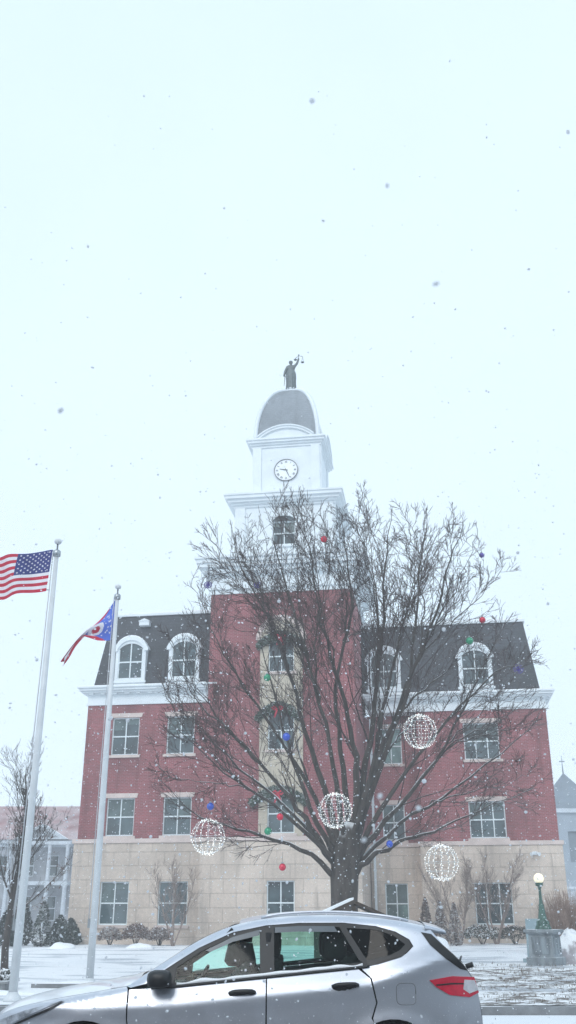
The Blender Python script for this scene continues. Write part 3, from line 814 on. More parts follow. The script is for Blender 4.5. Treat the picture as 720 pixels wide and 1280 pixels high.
def small_tree(label, base, H, W, mat, seed, stems=1, dens=(10, 5, 3, 2), name='bare_sapling', r0=.06, maxl=2, group=None):
    rnd = random.Random(seed)
    t = thing(name, label, 'tree', base, 0, group)
    tr = MB(); tw_ = MB()
    for s in range(stems):
        d = Vector((rnd.uniform(-.12, .12) * stems, rnd.uniform(-.1, .1) * stems, 1))
        P = bend(Vector((0, 0, -.1)), d, H * rnd.uniform(.8, 1.0), 9, rnd, .05, .06)
        tr.tube(P, [max(.012, r0 * (1 - .85 * i / 9)) for i in range(10)], 7)
        spawn(tw_, P, r0 * .7, .02, W, 0, maxl, rnd, lambda p: True, dens, .08, .25, .005)
    tr.build('trunk', mat, t); tw_.build('crown', mat, t, fix=False)
    return t
lt = small_tree('bare tree with a few clinging leaves left of the flagpoles', (-8.05, 30, gz(-8, 30)), 6.3, 4.2, M['bark'], 4, 1, (20, 8, 5, 3), 'bare_tree', .115, 3)
m = MB(); rnd = random.Random(8)
tree_tw = [c for c in kids(lt) if c.name.startswith('crown')][0]
vv = tree_tw.data.vertices
for i in range(230):
    p = vv[rnd.randrange(len(vv))].co
    if p.z < 1.2 or p.z > 4.6: continue
    leafblob(m, p, (.05, .05, .07), 3, .06, rnd)
m.build('dead_leaves', M['shrub'], lt, fix=False)
small_tree('pale thin multi-stemmed sapling before the left ground floor windows', bl(-4.9, -1.6, .25), 3.9, 1.8, M['palebark'], 12, 4, (17, 8, 4, 2), r0=.04)
small_tree('pale sapling standing before the right triple window', bl(9.35, 2.6, .25), 4.3, 2.1, M['palebark'], 13, 4, (18, 8, 4, 2), r0=.045)
small_tree('small pale sapling between the conical shrubs and the right triple window', bl(7.7, 2.6, .25), 4.0, 2.0, M['palebark'], 14, 4, (17, 8, 4, 2), r0=.04)

# ------------------------------------------------------------------ shrubs
def shrub(name, label, loc_, rx, rz_, kind, seed, group=None, mat='shrub', n=1500, leaf=.06):
    rnd = random.Random(seed); t = thing(name, label, 'shrub', loc_, rnd.uniform(0, 6), group)
    f = MB(); st_ = MB()
    for k in range(7):
        a = rnd.uniform(0, 2 * PI); st_.tube([(0, 0, -.05), (rx * .35 * math.cos(a), rx * .35 * math.sin(a), rz_ * .5), (rx * .5 * math.cos(a), rx * .5 * math.sin(a), rz_ * .85)], [.025, .015, .006], 4)
    if kind == 'round':
        for i in range(n):
            th = rnd.uniform(0, 2 * PI); cz = rnd.uniform(-.2, 1); rr_ = math.sqrt(max(0, 1 - cz * cz)); q = rnd.uniform(.72, 1.04) * (1 + .12 * mn.noise((math.cos(th) * 2, math.sin(th) * 2, cz * 2 + seed)))
            p = Vector((rr_ * math.cos(th) * rx * q, rr_ * math.sin(th) * rx * q, rz_ * .45 + cz * q * rz_ * .55))
            leafblob(f, p, (.02, .02, .02), 1, leaf, rnd)
    else:
        for i in range(n):
            h = rnd.random() ** 1.3; th = rnd.uniform(0, 2 * PI); q = rnd.uniform(.75, 1.08) * (1 + .2 * mn.noise((math.cos(th) * 2, math.sin(th) * 2, h * 5 + seed)))
            r_ = rx * (min(1, .55 + h * 3) if h < .15 else 1) * (1 - h) ** .75 * q + .02
            leafblob(f, (r_ * math.cos(th), r_ * math.sin(th), .05 + h * rz_), (.02, .02, .03), 1, leaf, rnd)
    st_.build('stems', M['bark'], t); f.build('foliage', M[mat], t, fix=False)
    return t
g1 = 'clipped round shrubs along the left base wall'
shrub('round_shrub', 'brown rounded shrub under the left wall, nearest the flagpole', bl(-7.95, -1.1, .25), .55, .8, 'round', 1, g1)
shrub('round_shrub', 'reddish brown rounded shrub, middle one of three under the left wall', bl(-6.75, -1.1, .25), .62, .95, 'round', 2, g1)
shrub('round_shrub', 'brown rounded shrub under the left wall, nearest the car mirror', bl(-5.65, -1.1, .25), .58, .8, 'round', 3, g1)
g2 = 'dark conical evergreens left of the courthouse'
for i, (px, top, Y, lab) in enumerate([(30, 1120, 47, 'dark conical evergreen behind the white pole of the striped flag'), (56, 1128, 45, 'sharp pointed dark evergreen, tallest between the two flagpoles'),
                                  (76, 1146, 46, 'shorter dark evergreen between the pointed one and the courthouse corner'), (89, 1150, 48, 'low dark evergreen touching the courthouse left corner'), (10, 1140, 44, 'dark evergreen behind the small bare tree at the left edge')]):
    p = at(px, top, Y)
    shrub('conical_evergreen', lab, (p.x, Y, gz(p.x, Y)), .62 if i != 1 else .5, p.z - gz(p.x, Y), 'cone', 20 + i, g2, 'ever', 1500, .085)
g3 = 'narrow brown conical shrubs by the right base wall'
for i, (px, top, Y, lab) in enumerate([(531, 1124, 46, 'narrow brown conical shrub below the lowest light globe, left one'), (549, 1128, 46.5, 'narrow brown conical shrub, middle one of three below the lowest light globe'), (567, 1130, 46, 'narrow brown conical shrub, right one, nearest the triple window')]):
    p = at(px, top, Y)
    shrub('conical_shrub', lab, (p.x, Y, gz(p.x, Y)), .36, p.z - gz(p.x, Y), 'cone', 30 + i, g3, 'shrub', 1100, .07)
shrub('low_shrub', 'low dark snowy shrub beneath the right triple window, left of two', bl(8.7, 2.9, .25), .85, .9, 'round', 41, None, 'hedge', 1300)
shrub('low_shrub', 'low dark snowy shrub beneath the right triple window, right of two', bl(10.2, 2.9, .25), .8, .85, 'round', 42, None, 'hedge', 1300)
# dry ornamental grasses at the right edge
def grasses(label, loc_, rx, H, seed):
    t = thing('ornamental_grass', label, 'ornamental grass', loc_); rnd = random.Random(seed); m = MB()
    for i in range(260):
        a = rnd.uniform(0, 2 * PI); q = rnd.random() ** .5 * rx * .5; h = H * rnd.uniform(.6, 1.05); lean = rnd.uniform(.1, .5) * rx
        m.tube([(q * math.cos(a), q * math.sin(a), -.03), (q * math.cos(a) * 1.2, q * math.sin(a) * 1.2, h * .6), ((q + lean) * math.cos(a), (q + lean) * math.sin(a), h)], [.012, .010, .003], 3, cap=False)
    m.build('blades', pm('dry_stalks', (.30, .21, .17), .9, var=.3, snow=.5), t, fix=False)
for i, (px, Y, H, lab) in enumerate([(693, 41, 1.9, 'tall clump of dry brown grass just right of the lamp pedestal'), (708, 40, 2.1, 'tall clump of dry brown grass near the right edge'), (722, 38, 2.2, 'tall clump of dry brown grass cut by the right edge')]):
    p = at(px, 1180, Y); grasses(lab, (p.x, Y, gz(p.x, Y)), .8, H, 50 + i)
# snow covered boulder
p = at(714, 1195, 33)
m = MB(); n = 16; vs = []
for i in range(9):
    for k in range(n):
        a = 2 * PI * k / n; e = PI / 2 * i / 8; q = 1 + .25 * mn.noise((math.cos(a) * 1.5, math.sin(a) * 1.5, i * .3))
        vs.append((.62 * q * math.cos(e) * math.cos(a), .5 * q * math.cos(e) * math.sin(a), .95 * q * math.sin(e) - .05))
m.add(vs, [(i * n + k, i * n + (k + 1) % n, (i + 1) * n + (k + 1) % n, (i + 1) * n + k) for i in range(8) for k in range(n)], 0, True)
tag(m.build('snowy_boulder', pm('snowy_rock', (.38, .36, .38), .9, var=.2, snow=1., slo=.15, shi=.5), loc=(p.x, 33, gz(p.x, 33))), 'snow covered boulder beside the lamp pedestal at the right edge', 'boulder')

# ------------------------------------------------------------------ flagpoles and flags
PX1, PY1, PX2, PY2 = -5.10, 19.75, -4.50, 24.05
def flagpole(x, y, H, label, r0):
    t = thing('flagpole', label, 'flagpole', (x, y, gz(x, y)), 0, 'white flagpoles'); b = gz(x, y)
    m = MB(); m.tube([(0, 0, 0), (0, 0, H * .5), (0, 0, H - b - .35)], [r0, r0 * .85, r0 * .55], 16); m.build('pole', M['pole'], t)
    m = MB(); m.lathe([(r0 * 2.0, 0), (r0 * 2.0, .05), (r0 * 1.3, .12), (r0 * 1.05, .16)], 18); m.build('base_collar', M['pole'], t)
    m = MB(); m.lathe([(r0 * .6, 0), (.085, .02), (.085, .13), (.05, .16), (.02, .17), (.02, .30)], 14, (0, 0, H - b - .38)); m.build('truck', M['polemetal'], t)
    m = MB(); m.ball((0, 0, H - b - .02), .085, 14, 0, .8); m.build('finial', M['pole'], t)
    m = MB()
    for sx in (-1, 1): m.tube([(-.085 - .0, sx * .02, H - b - .3), (-r0 - .035, sx * .025, 1.3)], .006, 4)
    m.build('halyard', M['rope'], t)
    m = MB(); m.box(-r0 - .05, -r0 + .02, -.02, .02, 1.2, 1.4); m.build('cleat', M['polemetal'], t)
    return t
flagpole(PX1, PY1, 9.26, 'nearer white flagpole at the left edge, flying the striped flag', .083)
flagpole(PX2, PY2, 9.63, 'farther white flagpole before the courthouse, flying the swallowtail flag', .088)

def star_pts(s):
    return [(s * (1 if k % 2 == 0 else .40) * math.sin(PI * k / 5), -s * (1 if k % 2 == 0 else .40) * math.cos(PI * k / 5)) for k in range(10)]
def make_flag(name, label, P, nu, nv, colour, mats, stars, asp, origin):
    t = thing(name, label, 'flag', origin)
    m = MB(); O = Vector(origin)
    vs = [P(i / nu, j / nv) - O for j in range(nv + 1) for i in range(nu + 1)]
    m.v = [tuple(v) for v in vs]
    for j in range(nv):
        for i in range(nu):
            c = colour((i + .5) / nu, (j + .5) / nv)
            if c is None: continue
            m.f.append([j * (nu + 1) + i, j * (nu + 1) + i + 1, (j + 1) * (nu + 1) + i + 1, (j + 1) * (nu + 1) + i]); m.m.append(c); m.s.append(True)
    for (su, sv, s) in stars:
        c = P(su, sv); e = 1e-3; nrm = (P(su + e, sv) - c).cross(P(su, sv + e) - c).normalized()
        for sg in (-1, 1):
            ring_ = [P(su + a / asp, sv + b) - O + nrm * .004 * sg for a, b in star_pts(s)]
            m.add([c - O + nrm * .004 * sg] + ring_, [(0, k + 1, (k + 1) % 10 + 1) for k in range(10)], 1)
    m.build('cloth', mats, t, fix=False)
    g = MB()
    for vv_ in (.03, .97):
        p = P(0, vv_) - O; g.tube([p, p + Vector((.07, 0, .0))], .012, 5)
    g.build('snap_hook', M['polemetal'], t)
    return t
def P1(u, v):
    # striped flag streaming to the left with soft ripples
    L = 1.86; h = .98
    x = PX1 - .095 - L * u * .97 - .055 * v; z = 9.05 - h * v * .98 - .30 * u * (1 - .45 * u) + .055 * math.sin(u * 7.5 + 1.0 + v * 1.2) * min(1, u * 3)
    z += .05 * v * math.sin(u * 9 - .6) * min(1, 2 * u)
    y = PY1 + .16 * math.sin(u * 10 + v * 1.6) * min(1, u * 3) + .05 * math.sin(u * 22 + v * 4) * u
    return Vector((x, y, z))
def c1(u, v):
    if u < .40 and v < 7 / 13: return 2
    return 0 if int(v * 13) % 2 == 0 else 1
stars = []
for r_ in range(9):
    for c_ in range(6 if r_ % 2 == 0 else 5):
        stars.append((.40 * (c_ * 2 + 1 + (r_ % 2)) / 12, (7 / 13) * (r_ + 1) / 10, .026))
make_flag('national_flag', 'red and white striped flag with starred blue canton streaming left from the nearer pole', P1, 80, 39, c1, [M['red'], M['wcloth'], M['blue']], stars, 1.9, (PX1 - .095, PY1, 9.05))
T0, T1 = at(146.5, 746, PY2), at(75, 826, PY2)
Bq = [at(138.5, 800, PY2), at(121, 800, PY2), at(106, 797, PY2), at(91, 812, PY2), at(76, 830, PY2)]
def P2(u, v):
    # limp swallowtail flag: its fly droops down and to the left, folds stacking in depth
    a = T0.lerp(T1, u ** .95) + Vector((0, 0, -.05 * math.sin(PI * u)))
    x = u * 4; i = min(3, int(x)); b = Bq[i].lerp(Bq[i + 1], x - i)
    p = a.lerp(b, v)
    p.y += .13 * math.sin(v * 9 + u * 6) * (.2 + u) + .10 * math.sin(u * 8)
    return p
def c2(u, v):
    if u > .86 and abs(v - .5) < (u - .86) / .14 * .5 * .9: return None   # swallowtail notch
    du, dv = (u - .33) * 1.62, (v - .5)
    d = math.hypot(du, dv)
    if d < .13: return 0
    if d < .24: return 1
    if u < .50 * (1 - 2 * abs(v - .5)) + .10: return 2
    return 0 if int(v * 5) % 2 == 0 else 1
stars = []
for k in range(13):
    a = R(40 + 280 * k / 12); stars.append((.23 - .16 * math.cos(PI - a) * .9 if False else .27 + .19 * math.cos(a), .5 + .31 * math.sin(a), .032))
stars = [s for s in stars if s[0] > .02 and s[0] < .5 * (1 - 2 * abs(s[1] - .5)) + .06] + [(.05, .2, .035), (.05, .8, .035), (.04, .35, .035), (.04, .65, .035), (.11, .30, .035), (.11, .70, .035), (.06, .5, .035), (.40, .5, .03), (.43, .43, .03), (.43, .57, .03)]
make_flag('state_flag', 'limp swallowtail flag with blue starred triangle, drooping left from the farther pole', P2, 90, 50, c2, [M['red'], M['wcloth'], M['oblue']], stars, 1.62, tuple(T0))

# ------------------------------------------------------------------ tree decorations
def light_globe(p, label, src=None):
    if src:
        t = copy_tree(src); t.location = p; t.rotation_euler = (0, 0, random.uniform(0, 3)); t['label'] = label; return t
    t = thing('light_globe', label, 'light globe', p, 0, 'lit wire globes hung in the bare tree')
    Rr = .475; m = MB(); b = MB(); rnd = random.Random(3)
    for k in range(14):
        a = 2 * PI * k / 14
        m.tube([(Rr * math.sin(PI * i / 14) * math.cos(a), Rr * math.sin(PI * i / 14) * math.sin(a), Rr * math.cos(PI * i / 14)) for i in range(15)], .005, 3)
        for i in range(1, 20):
            e = PI * (i + rnd.uniform(-.3, .3)) / 20; aa = a + rnd.uniform(-.11, .11); q = Rr * rnd.uniform(.95, 1.06)
            b.ball((q * math.sin(e) * math.cos(aa), q * math.sin(e) * math.sin(aa), q * math.cos(e)), rnd.uniform(.006, .015), 5)
    for i in range(1, 6):
        e = PI * i / 6; m.tube([(Rr * math.sin(e) * math.cos(2 * PI * k / 24), Rr * math.sin(e) * math.sin(2 * PI * k / 24), Rr * math.cos(e)) for k in range(25)], .005, 3)
    m.build('wire_frame', M['frame'], t); b.build('bulbs', M['bulb'], t, fix=False)
    c = MB(); c.tube([(0, 0, Rr), (.02, 0, Rr + .55)], .006, 3); c.build('cord', M['black'], t)
    return t
g0 = light_globe(at(525, 914, 27.8), 'lit wire light globe hanging highest, in the right half of the tree')
light_globe(at(419, 1013, 28.6), 'lit wire light globe hanging right in front of the trunk', g0)
light_globe(at(260, 1046, 28.6), 'lit wire light globe hanging farthest left, by the left brick wing', g0)
light_globe(at(552, 1078, 28.9), 'lit wire light globe hanging lowest, before the right stone base', g0)

def ornament(p, mat, label, r=.13, kind='ball'):
    r *= .84
    t = thing('ornament', label, 'ornament', p, 0, 'coloured ornaments hung in the bare tree')
    m = MB()
    if kind == 'ball':
        m.ball((0, 0, 0), r, 16)
    else:  # starburst ring of spikes
        for k in range(10):
            a = 2 * PI * k / 10; m.tube([(0, 0, 0), (r * math.cos(a), 0, r * math.sin(a))], [.03, .004], 4); m.tube([(0, 0, 0), (0, r * math.cos(a), r * math.sin(a))], [.03, .004], 4)
        for k in range(24):
            a, b = 2 * PI * k / 24, 2 * PI * (k + 1) / 24; m.tube([(r * math.cos(a), 0, r * math.sin(a)), (r * math.cos(b), 0, r * math.sin(b))], .014, 4)
    m.build('bauble', M[mat], t)
    m = MB(); m.lathe([(.035, 0), (.035, .035), (.012, .045)], 8, (0, 0, r - .01)); m.build('cap', M['polemetal'], t)
    m = MB(); m.tube([(0, 0, r + .03), (.01, .0, r + .30)], .005, 3); m.build('hook', M['black'], t)
for (px, py, Y, mt, lab, r_, k) in [
    (405, 674, 28.0, 'ored', 'red ornament highest in the tree, beside the clock tower window', .13, 'ball'),
    (603, 775, 28.5, 'ored', 'red ornament at the right roof edge, above the green one', .12, 'ball'),
    (587, 801, 28.5, 'ogreen', 'green ornament against the right slate roof', .14, 'ball'),
    (602, 694, 29.0, 'opurp', 'small violet ornament against the sky on the right of the crown', .10, 'ball'),
    (648, 836, 29.0, 'opurp', 'violet starburst ring ornament at the right of the slate roof', .17, 'ring'),
    (334, 847, 28.0, 'ogreen', 'green ornament before the upper stone panel of the tower', .13, 'ball'),
    (358, 921, 28.0, 'oblu', 'bright blue ornament before the third floor tower window', .14, 'ball'),
    (263, 1008, 29.0, 'oblu', 'dull blue ornament above the farthest left light globe', .13, 'ball'),
    (350, 1021, 28.6, 'ored', 'red ornament beside the second floor tower window', .12, 'ball'),
    (335, 1039, 28.6, 'ogreen', 'green ornament just above the stone base of the tower', .13, 'ball'),
    (353, 1084, 28.6, 'ored', 'red ornament hanging lowest, before the plain stone base above the ground floor window', .12, 'ball'),
    (487, 1055, 29.0, 'oblu', 'blue ornament by the recessed bay window right of the trunk', .12, 'ball'),
    (260, 731, 29.0, 'opurp', 'pale violet ring ornament at the left of the white tower cornice', .13, 'ring'),
    (322, 731, 29.0, 'opurp', 'pale violet ring ornament before the middle of the white tower cornice', .12, 'ring')]:
    ornament(at(px, py, Y), mt, lab, r_, k)

# ------------------------------------------------------------------ nativity shelter behind the car
t = thing('wooden_shelter', 'low timber gabled shelter with snowy roof behind the silver car', 'shelter', (1.37, 22, gz(1.4, 22)), 0)
gb = t.location.z
ap = 1.90 - gb; ev = 1.50 - gb
for sg, nm in ((-1, 'roof_slope'), (1, 'roof_slope')):
    m = MB(); x0, x1 = 0, sg * .95
    m.prism([(x0, ap), (x1, ev), (x1, ev - .06), (x0, ap - .07)], -.55, 1.1); rf = m.build(nm, M['wood'], t)
    if sg > 0: continue
    m = MB(); m.prism([(x0 - sg * .0, ap + .003), (x1, ev + .003), (x1, ev + (.055 if sg < 0 else .02)), (x0, ap + .05)], -.53, 1.08); m.build('snow_cover', M['snow'], rf)
for x in (-.75, .75):
    for y in (-.45, 1.0):
        m = MB(); m.box(x - .05, x + .05, y - .05, y + .05, 0, ev + .03); m.build('post', M['wood'], t)
m = MB(); m.box(-.7, .7, .97, 1.0, 0, ev); m.build('back_wall', M['wood'], t)
m = MB(); m.box(-.045, .045, -.5, -.42, ev, ap - .1); m.box(-.75, .75, -.5, -.44, ev - .02, ev + .05); m.build('gable_truss', M['wood'], t)

# ------------------------------------------------------------------ lamp on its pedestal
lx, ly = 7.78, 31.7; lz = gz(lx, ly)
pd = thing('stone_pedestal', 'grey panelled stone pedestal carrying the green globe lamp', 'pedestal', (lx, ly, lz), R(-33))
pd.scale = (.9, .9, .9)
m = MB(); m.box(-.50, .50, -.50, .50, -.15, .24); m.box(-.43, .43, -.43, .43, .241, .95, taper=.03); m.build('shaft', M['grey'], pd)
m = MB(); m.box(-.47, .47, -.47, .47, .951, 1.0); m.box(-.52, .52, -.52, .52, 1.001, 1.09); m.build('cap', M['grey'], pd)
for a in range(4):
    m = MB(); m.box(-.30, .30, -.445, -.418, .34, .86, M4=Matrix.Rotation(a * PI / 2, 4, 'Z')); m.build('inset_panel', pm('stained_stone', (.19, .22, .24), .85, var=.5, scale=6., stretch=(1, 1, .2)), pd)
lp = thing('globe_lamp', 'green bronze lamp post with lit round globe standing on the stone pedestal', 'street lamp', (lx, ly, lz + 1.092 * .9), 0); lp.scale = (.9, .9, .9)
m = MB(); m.lathe([(.27, 0), (.27, .05), (.21, .08), (.18, .18), (.23, .22), (.15, .28), (.13, .42), (.10, .62), (.085, .72), (.10, .76), (.065, .80), (.05, 1.05), (.045, 1.28), (.075, 1.30), (.05, 1.34)], 16); m.build('post', M['verdigris'], lp)
for a in range(4):
    c_, s_ = math.cos(a * PI / 2 + .5), math.sin(a * PI / 2 + .5)
    m = MB(); m.tube([(.13 * c_, .13 * s_, .30), (.22 * c_, .22 * s_, .24), (.25 * c_, .25 * s_, .12), (.29 * c_, .29 * s_, .05)], [.03, .045, .04, .05], 6); m.build('scroll_foot', M['verdigris'], lp)
m = MB(); m.lathe([(.05, 1.34), (.14, 1.39), (.12, 1.43), (.155, 1.47)], 16); m.build('fitter', M['verdigris'], lp)
m = MB(); m.ball((0, 0, 1.61), .17, 20); m.build('globe', M['globe'], lp)
p = at(665, 1150, 33.2)
m = MB(); m.prism([(-.36, -.1), (.36, -.1), (.33, 1.27), (-.33, 1.27)], -.12, .12); m.box(-.5, .5, -.2, .2, -.1, .12)
tag(m.build('stone_slab', M['greyblue'], loc=(p.x + .12, 33.2, gz(p.x, 33.2))), 'pale blue grey upright slab half hidden behind the lamp pedestal', 'monument').rotation_euler = (0, 0, R(-12))

# ------------------------------------------------------------------ planter and low wall at the left
px_ = at(10, 1230, 25).x
pl = thing('planter', 'low stone planter with snowy hedge at the left edge behind the pole', 'planter', (-6.9, 22.6, gz(-6.9, 22.6)))
m = MB(); m.box(-1.1, 1.0, -.45, .45, -.1, .12); m.box(-1.15, 1.05, -.5, .5, .121, .17); m.build('box', M['kerb'], pl)
m = MB(); rnd = random.Random(77)
for i in range(20): leafblob(m, (-1.0 + 1.9 * i / 19, 0, .27), (.14, .4, .13 + .03 * math.sin(i)), 90, .05, rnd)
m.build('hedge', M['hedge'], pl, fix=False)
m = MB(); m.box(-.85, .55, -.14, .14, -.1, .09, taper=.0); m.prism([(-.84, .091), (.54, .091), (.5, .12), (.2, .14), (-.3, .12), (-.8, .125)], -.15, .13, 1)
tag(m.build('low_wall', [M['kerb'], M['snow']], loc=(-4.75, 23.3, gz(-4.7, 23.3))), 'short low dark stone wall topped with snow between the two flagpoles', 'wall')
# a small mound of shovelled snow
def mound(label, x, y, rx, ry, h, seed):
    m = MB(); n = 20; vs = []
    for i in range(8):
        for k in range(n):
            a = 2 * PI * k / n; e = PI / 2 * i / 7; q = 1 + .3 * mn.noise((math.cos(a) * 1.2, math.sin(a) * 1.2, i * .25 + seed))
            vs.append((rx * q * math.cos(e) * math.cos(a), ry * q * math.cos(e) * math.sin(a), h * q * math.sin(e) - .04))
    m.add(vs, [(i * n + k, i * n + (k + 1) % n, (i + 1) * n + (k + 1) % n, (i + 1) * n + k) for i in range(7) for k in range(n)], 0, True)
    tag(m.build('snow_mound', M['snow'], loc=(x, y, gz(x, y))), label, 'snow mound')
mound('snow mound on the lawn in front of the dark evergreens', -9.3, 43, .55, .4, .24, 1)
mound('low snow bank behind the nearer flagpole', -5.9, 21.4, .9, .4, .10, 4)
mound('snow mound at the foot of the stone base, left of the round shrubs', -6.3, 44.2, .6, .35, .22, 8)
mound('snow heap beside the narrow conical shrubs', 6.2, 44.3, .7, .4, .42, 3)

# ------------------------------------------------------------------ neighbouring house, church
hs = thing('neighbour_house', 'pale ornate house with red tiled hip roof beyond the left corner', 'house', (-22.5, 75, .2), 0)
W = 9.0
m = MB(); wins_h = [(x - .45, x + .45, 3.9, 5.4) for x in (-7.5, -5.7, -3.9, -2.1, -.3, 1.5, 3.3, 5.1, 6.9)] + [(x - .5, x + .5, .9, 2.6) for x in (-6.6, -3.9, -.3, 3.3, 5.1)]
wall_panel(m, -W, W, -.2, 6.2, 0, wins_h, .25); wall_rest(m, -W, W, -.2, 6.2, 0, 10); m.build('wall', M['nbwall'], hs)
for a, b, c, d in wins_h:
    f = MB(); f.box(a, b, .14, .19, c, c + .08); f.box(a, b, .14, .19, d - .08, d); f.box(a, a + .08, .14, .19, c + .08, d - .08); f.box(b - .08, b, .14, .19, c + .08, d - .08); f.box(a, b, .13, .18, (c + d) / 2 - .04, (c + d) / 2 + .04)
    fo = f.build('window', M['nbtrim'], hs); g = MB(); g.box(a, b, .2, .24, c, d); g.build('pane', M['glass'], fo)
m = MB(); m.box(-W - .4, W + .4, -.5, 10.4, 6.2, 6.45); m.box(-W - .2, W + .2, -.25, 10.2, 5.95, 6.199); m.build('cornice', M['nbtrim'], hs)
m = MB()
m.add([(-W - .5, -.6, 6.45), (W + .5, -.6, 6.45), (W + .5, 10.5, 6.45), (-W - .5, 10.5, 6.45), (-W + 2.2, 3.4, 9.2), (W + .1, 3.4, 9.2), (W + .1, 6.5, 9.2), (-W + 2.2, 6.5, 9.2)], [(0, 1, 5, 4), (1, 2, 6, 5), (2, 3, 7, 6), (3, 0, 4, 7), (4, 5, 6, 7)])
m.build('roof', M['rooftile'], hs)
m = MB(); m.prism([(2.3, 6.46), (6.3, 6.46), (4.3, 7.55)], -1.0, 2.5); gp = m.build('gable', M['nbtrim'], hs)
m = MB(); m.prism([(3.0, 6.6), (5.6, 6.6), (4.3, 7.3)], -1.04, -1.001); m.build('tympanum', M['nbwall'], gp)
m = MB(); m.box(2.0, 6.6, -1.4, -.001, 3.3, 3.55); m.build('balcony', M['nbtrim'], hs)
m = MB(); m.box(2.0, 6.6, -1.4, -.001, 6.05, 6.3); m.build('porch_roof', M['nbtrim'], hs)
for x in (2.2, 3.5, 5.1, 6.4):
    m = MB(); m.lathe([(.2, 3.56), (.15, 3.7), (.13, 5.8), (.2, 6.04)], 10, (x, -1.2, 0)); m.build('column', M['nbtrim'], hs)
    m = MB(); m.lathe([(.22, -.1), (.17, .2), (.15, 3.1), (.22, 3.29)], 10, (x, -1.2, 0)); m.build('column', M['nbtrim'], hs)
m = MB(); m.box(2.4, 3.0, 5.5, 6.2, 8.8, 10.0) if False else m.box(-5.0, -4.2, 4.6, 5.4, 8.5, 10.2); m.build('chimney', M['brick'], hs)

ch = thing('church', 'hazy grey church with pointed slate spire behind the right corner', 'church', (25.6, 90, .2), R(0))
m = MB(); wo = [(-.5, .5, 5.6, 8.2)]
wall_panel(m, -2.0, 2.6, -.3, 9.8, 0, wo, .4); wall_rest(m, -2.0, 2.6, -.3, 9.8, 0, 4.6)
m.build('tower_wall', M['church'], ch)
m = MB(); m.box(-.5, .5, .3, .36, 5.6, 8.2); m.build('louvre', M['churchroof'], ch)
m = MB(); m.box(-2.25, 2.85, -.25, 4.85, 9.8, 10.15); m.build('cornice', M['nbtrim'], ch)
m = MB()
m.add([(-2.15, -.15, 10.151), (2.75, -.15, 10.151), (2.75, 4.75, 10.151), (-2.15, 4.75, 10.151), (-1.5, .5, 11.2), (2.1, .5, 11.2), (2.1, 4.1, 11.2), (-1.5, 4.1, 11.2), (.3, 2.3, 13.6)], [(0, 1, 5, 4), (1, 2, 6, 5), (2, 3, 7, 6), (3, 0, 4, 7), (4, 5, 8), (5, 6, 8), (6, 7, 8), (7, 4, 8)])
sp2 = m.build('spire', M['churchroof'], ch)
m = MB(); m.tube([(.3, 2.3, 13.5), (.3, 2.3, 15.2)], [.07, .02], 6); m.box(.05, .55, 2.27, 2.33, 14.6, 14.7); m.build('finial', M['churchroof'], sp2)
m = MB(); m.box(-4.5, -2.001, .8, 14, -.3, 8.2); m.box(2.601, 16, .8, 14, -.3, 6.4); m.build('nave_wall', M['church'], ch)
m = MB(); m.prism([(2.61, 6.41), (16.3, 6.41), (16.3, 6.6), (10, 10.2), (2.61, 7.4)], .5, 14); m.build('nave_roof', M['churchroof'], ch)
m = MB(); m.box(-2.6, 9, -3.2, .79, -.3, 3.3); m.box(-2.8, 9.2, -3.4, .75, 3.301, 3.5); m.build('porch', M['nbtrim'], ch)

# ------------------------------------------------------------------ unseen shops added across the street for dark reflections in paint and glass
def shop(x, w, h, mat, label):
    t = thing('reflection_shop', label, 'shop', (x, -13, 0), PI)
    op = [(-w / 2 + 1 + i * 2.2, -w / 2 + 2.2 + i * 2.2, z, z + 1.8) for i in range(int((w - 1.5) / 2.2)) for z in ([4.6, 8.0] if h > 9 else [4.6])] + [(-w / 2 + .8, -.7, .5, 3.1), (.7, w / 2 - .8, .5, 3.1), (-.55, .55, .05, 2.8)]
    m = MB(); wall_panel(m, -w / 2, w / 2, 0, h, 0, op, .3); wall_rest(m, -w / 2, w / 2, 0, h, 0, 9); m.build('wall', mat, t)
    m = MB(); m.box(-w / 2, w / 2, -.35, 9, h + .001, h + .4); m.box(-w / 2, w / 2, -.2, -.001, 3.5, 3.9); m.build('cornice', M['trimstone'], t)
    for a, b, c, d in op:
        m = MB(); m.box(a, b, .2, .24, c, d); m.build('pane', M['glass'], t)
shop(-15, 13, 9.5, M['brick'], 'red brick shop building added across the street for reflections, left of the viewpoint')
shop(-1.2, 14.4, 8.6, pm('brown_brick', (.16, .12, .10), .9, var=.2), 'brown shop building added across the street for reflections, straight behind the viewpoint')
shop(13, 13.8, 10.2, pm('grey_render', (.22, .22, .21), .9, var=.2), 'grey shop building added across the street for reflections, right of the viewpoint')

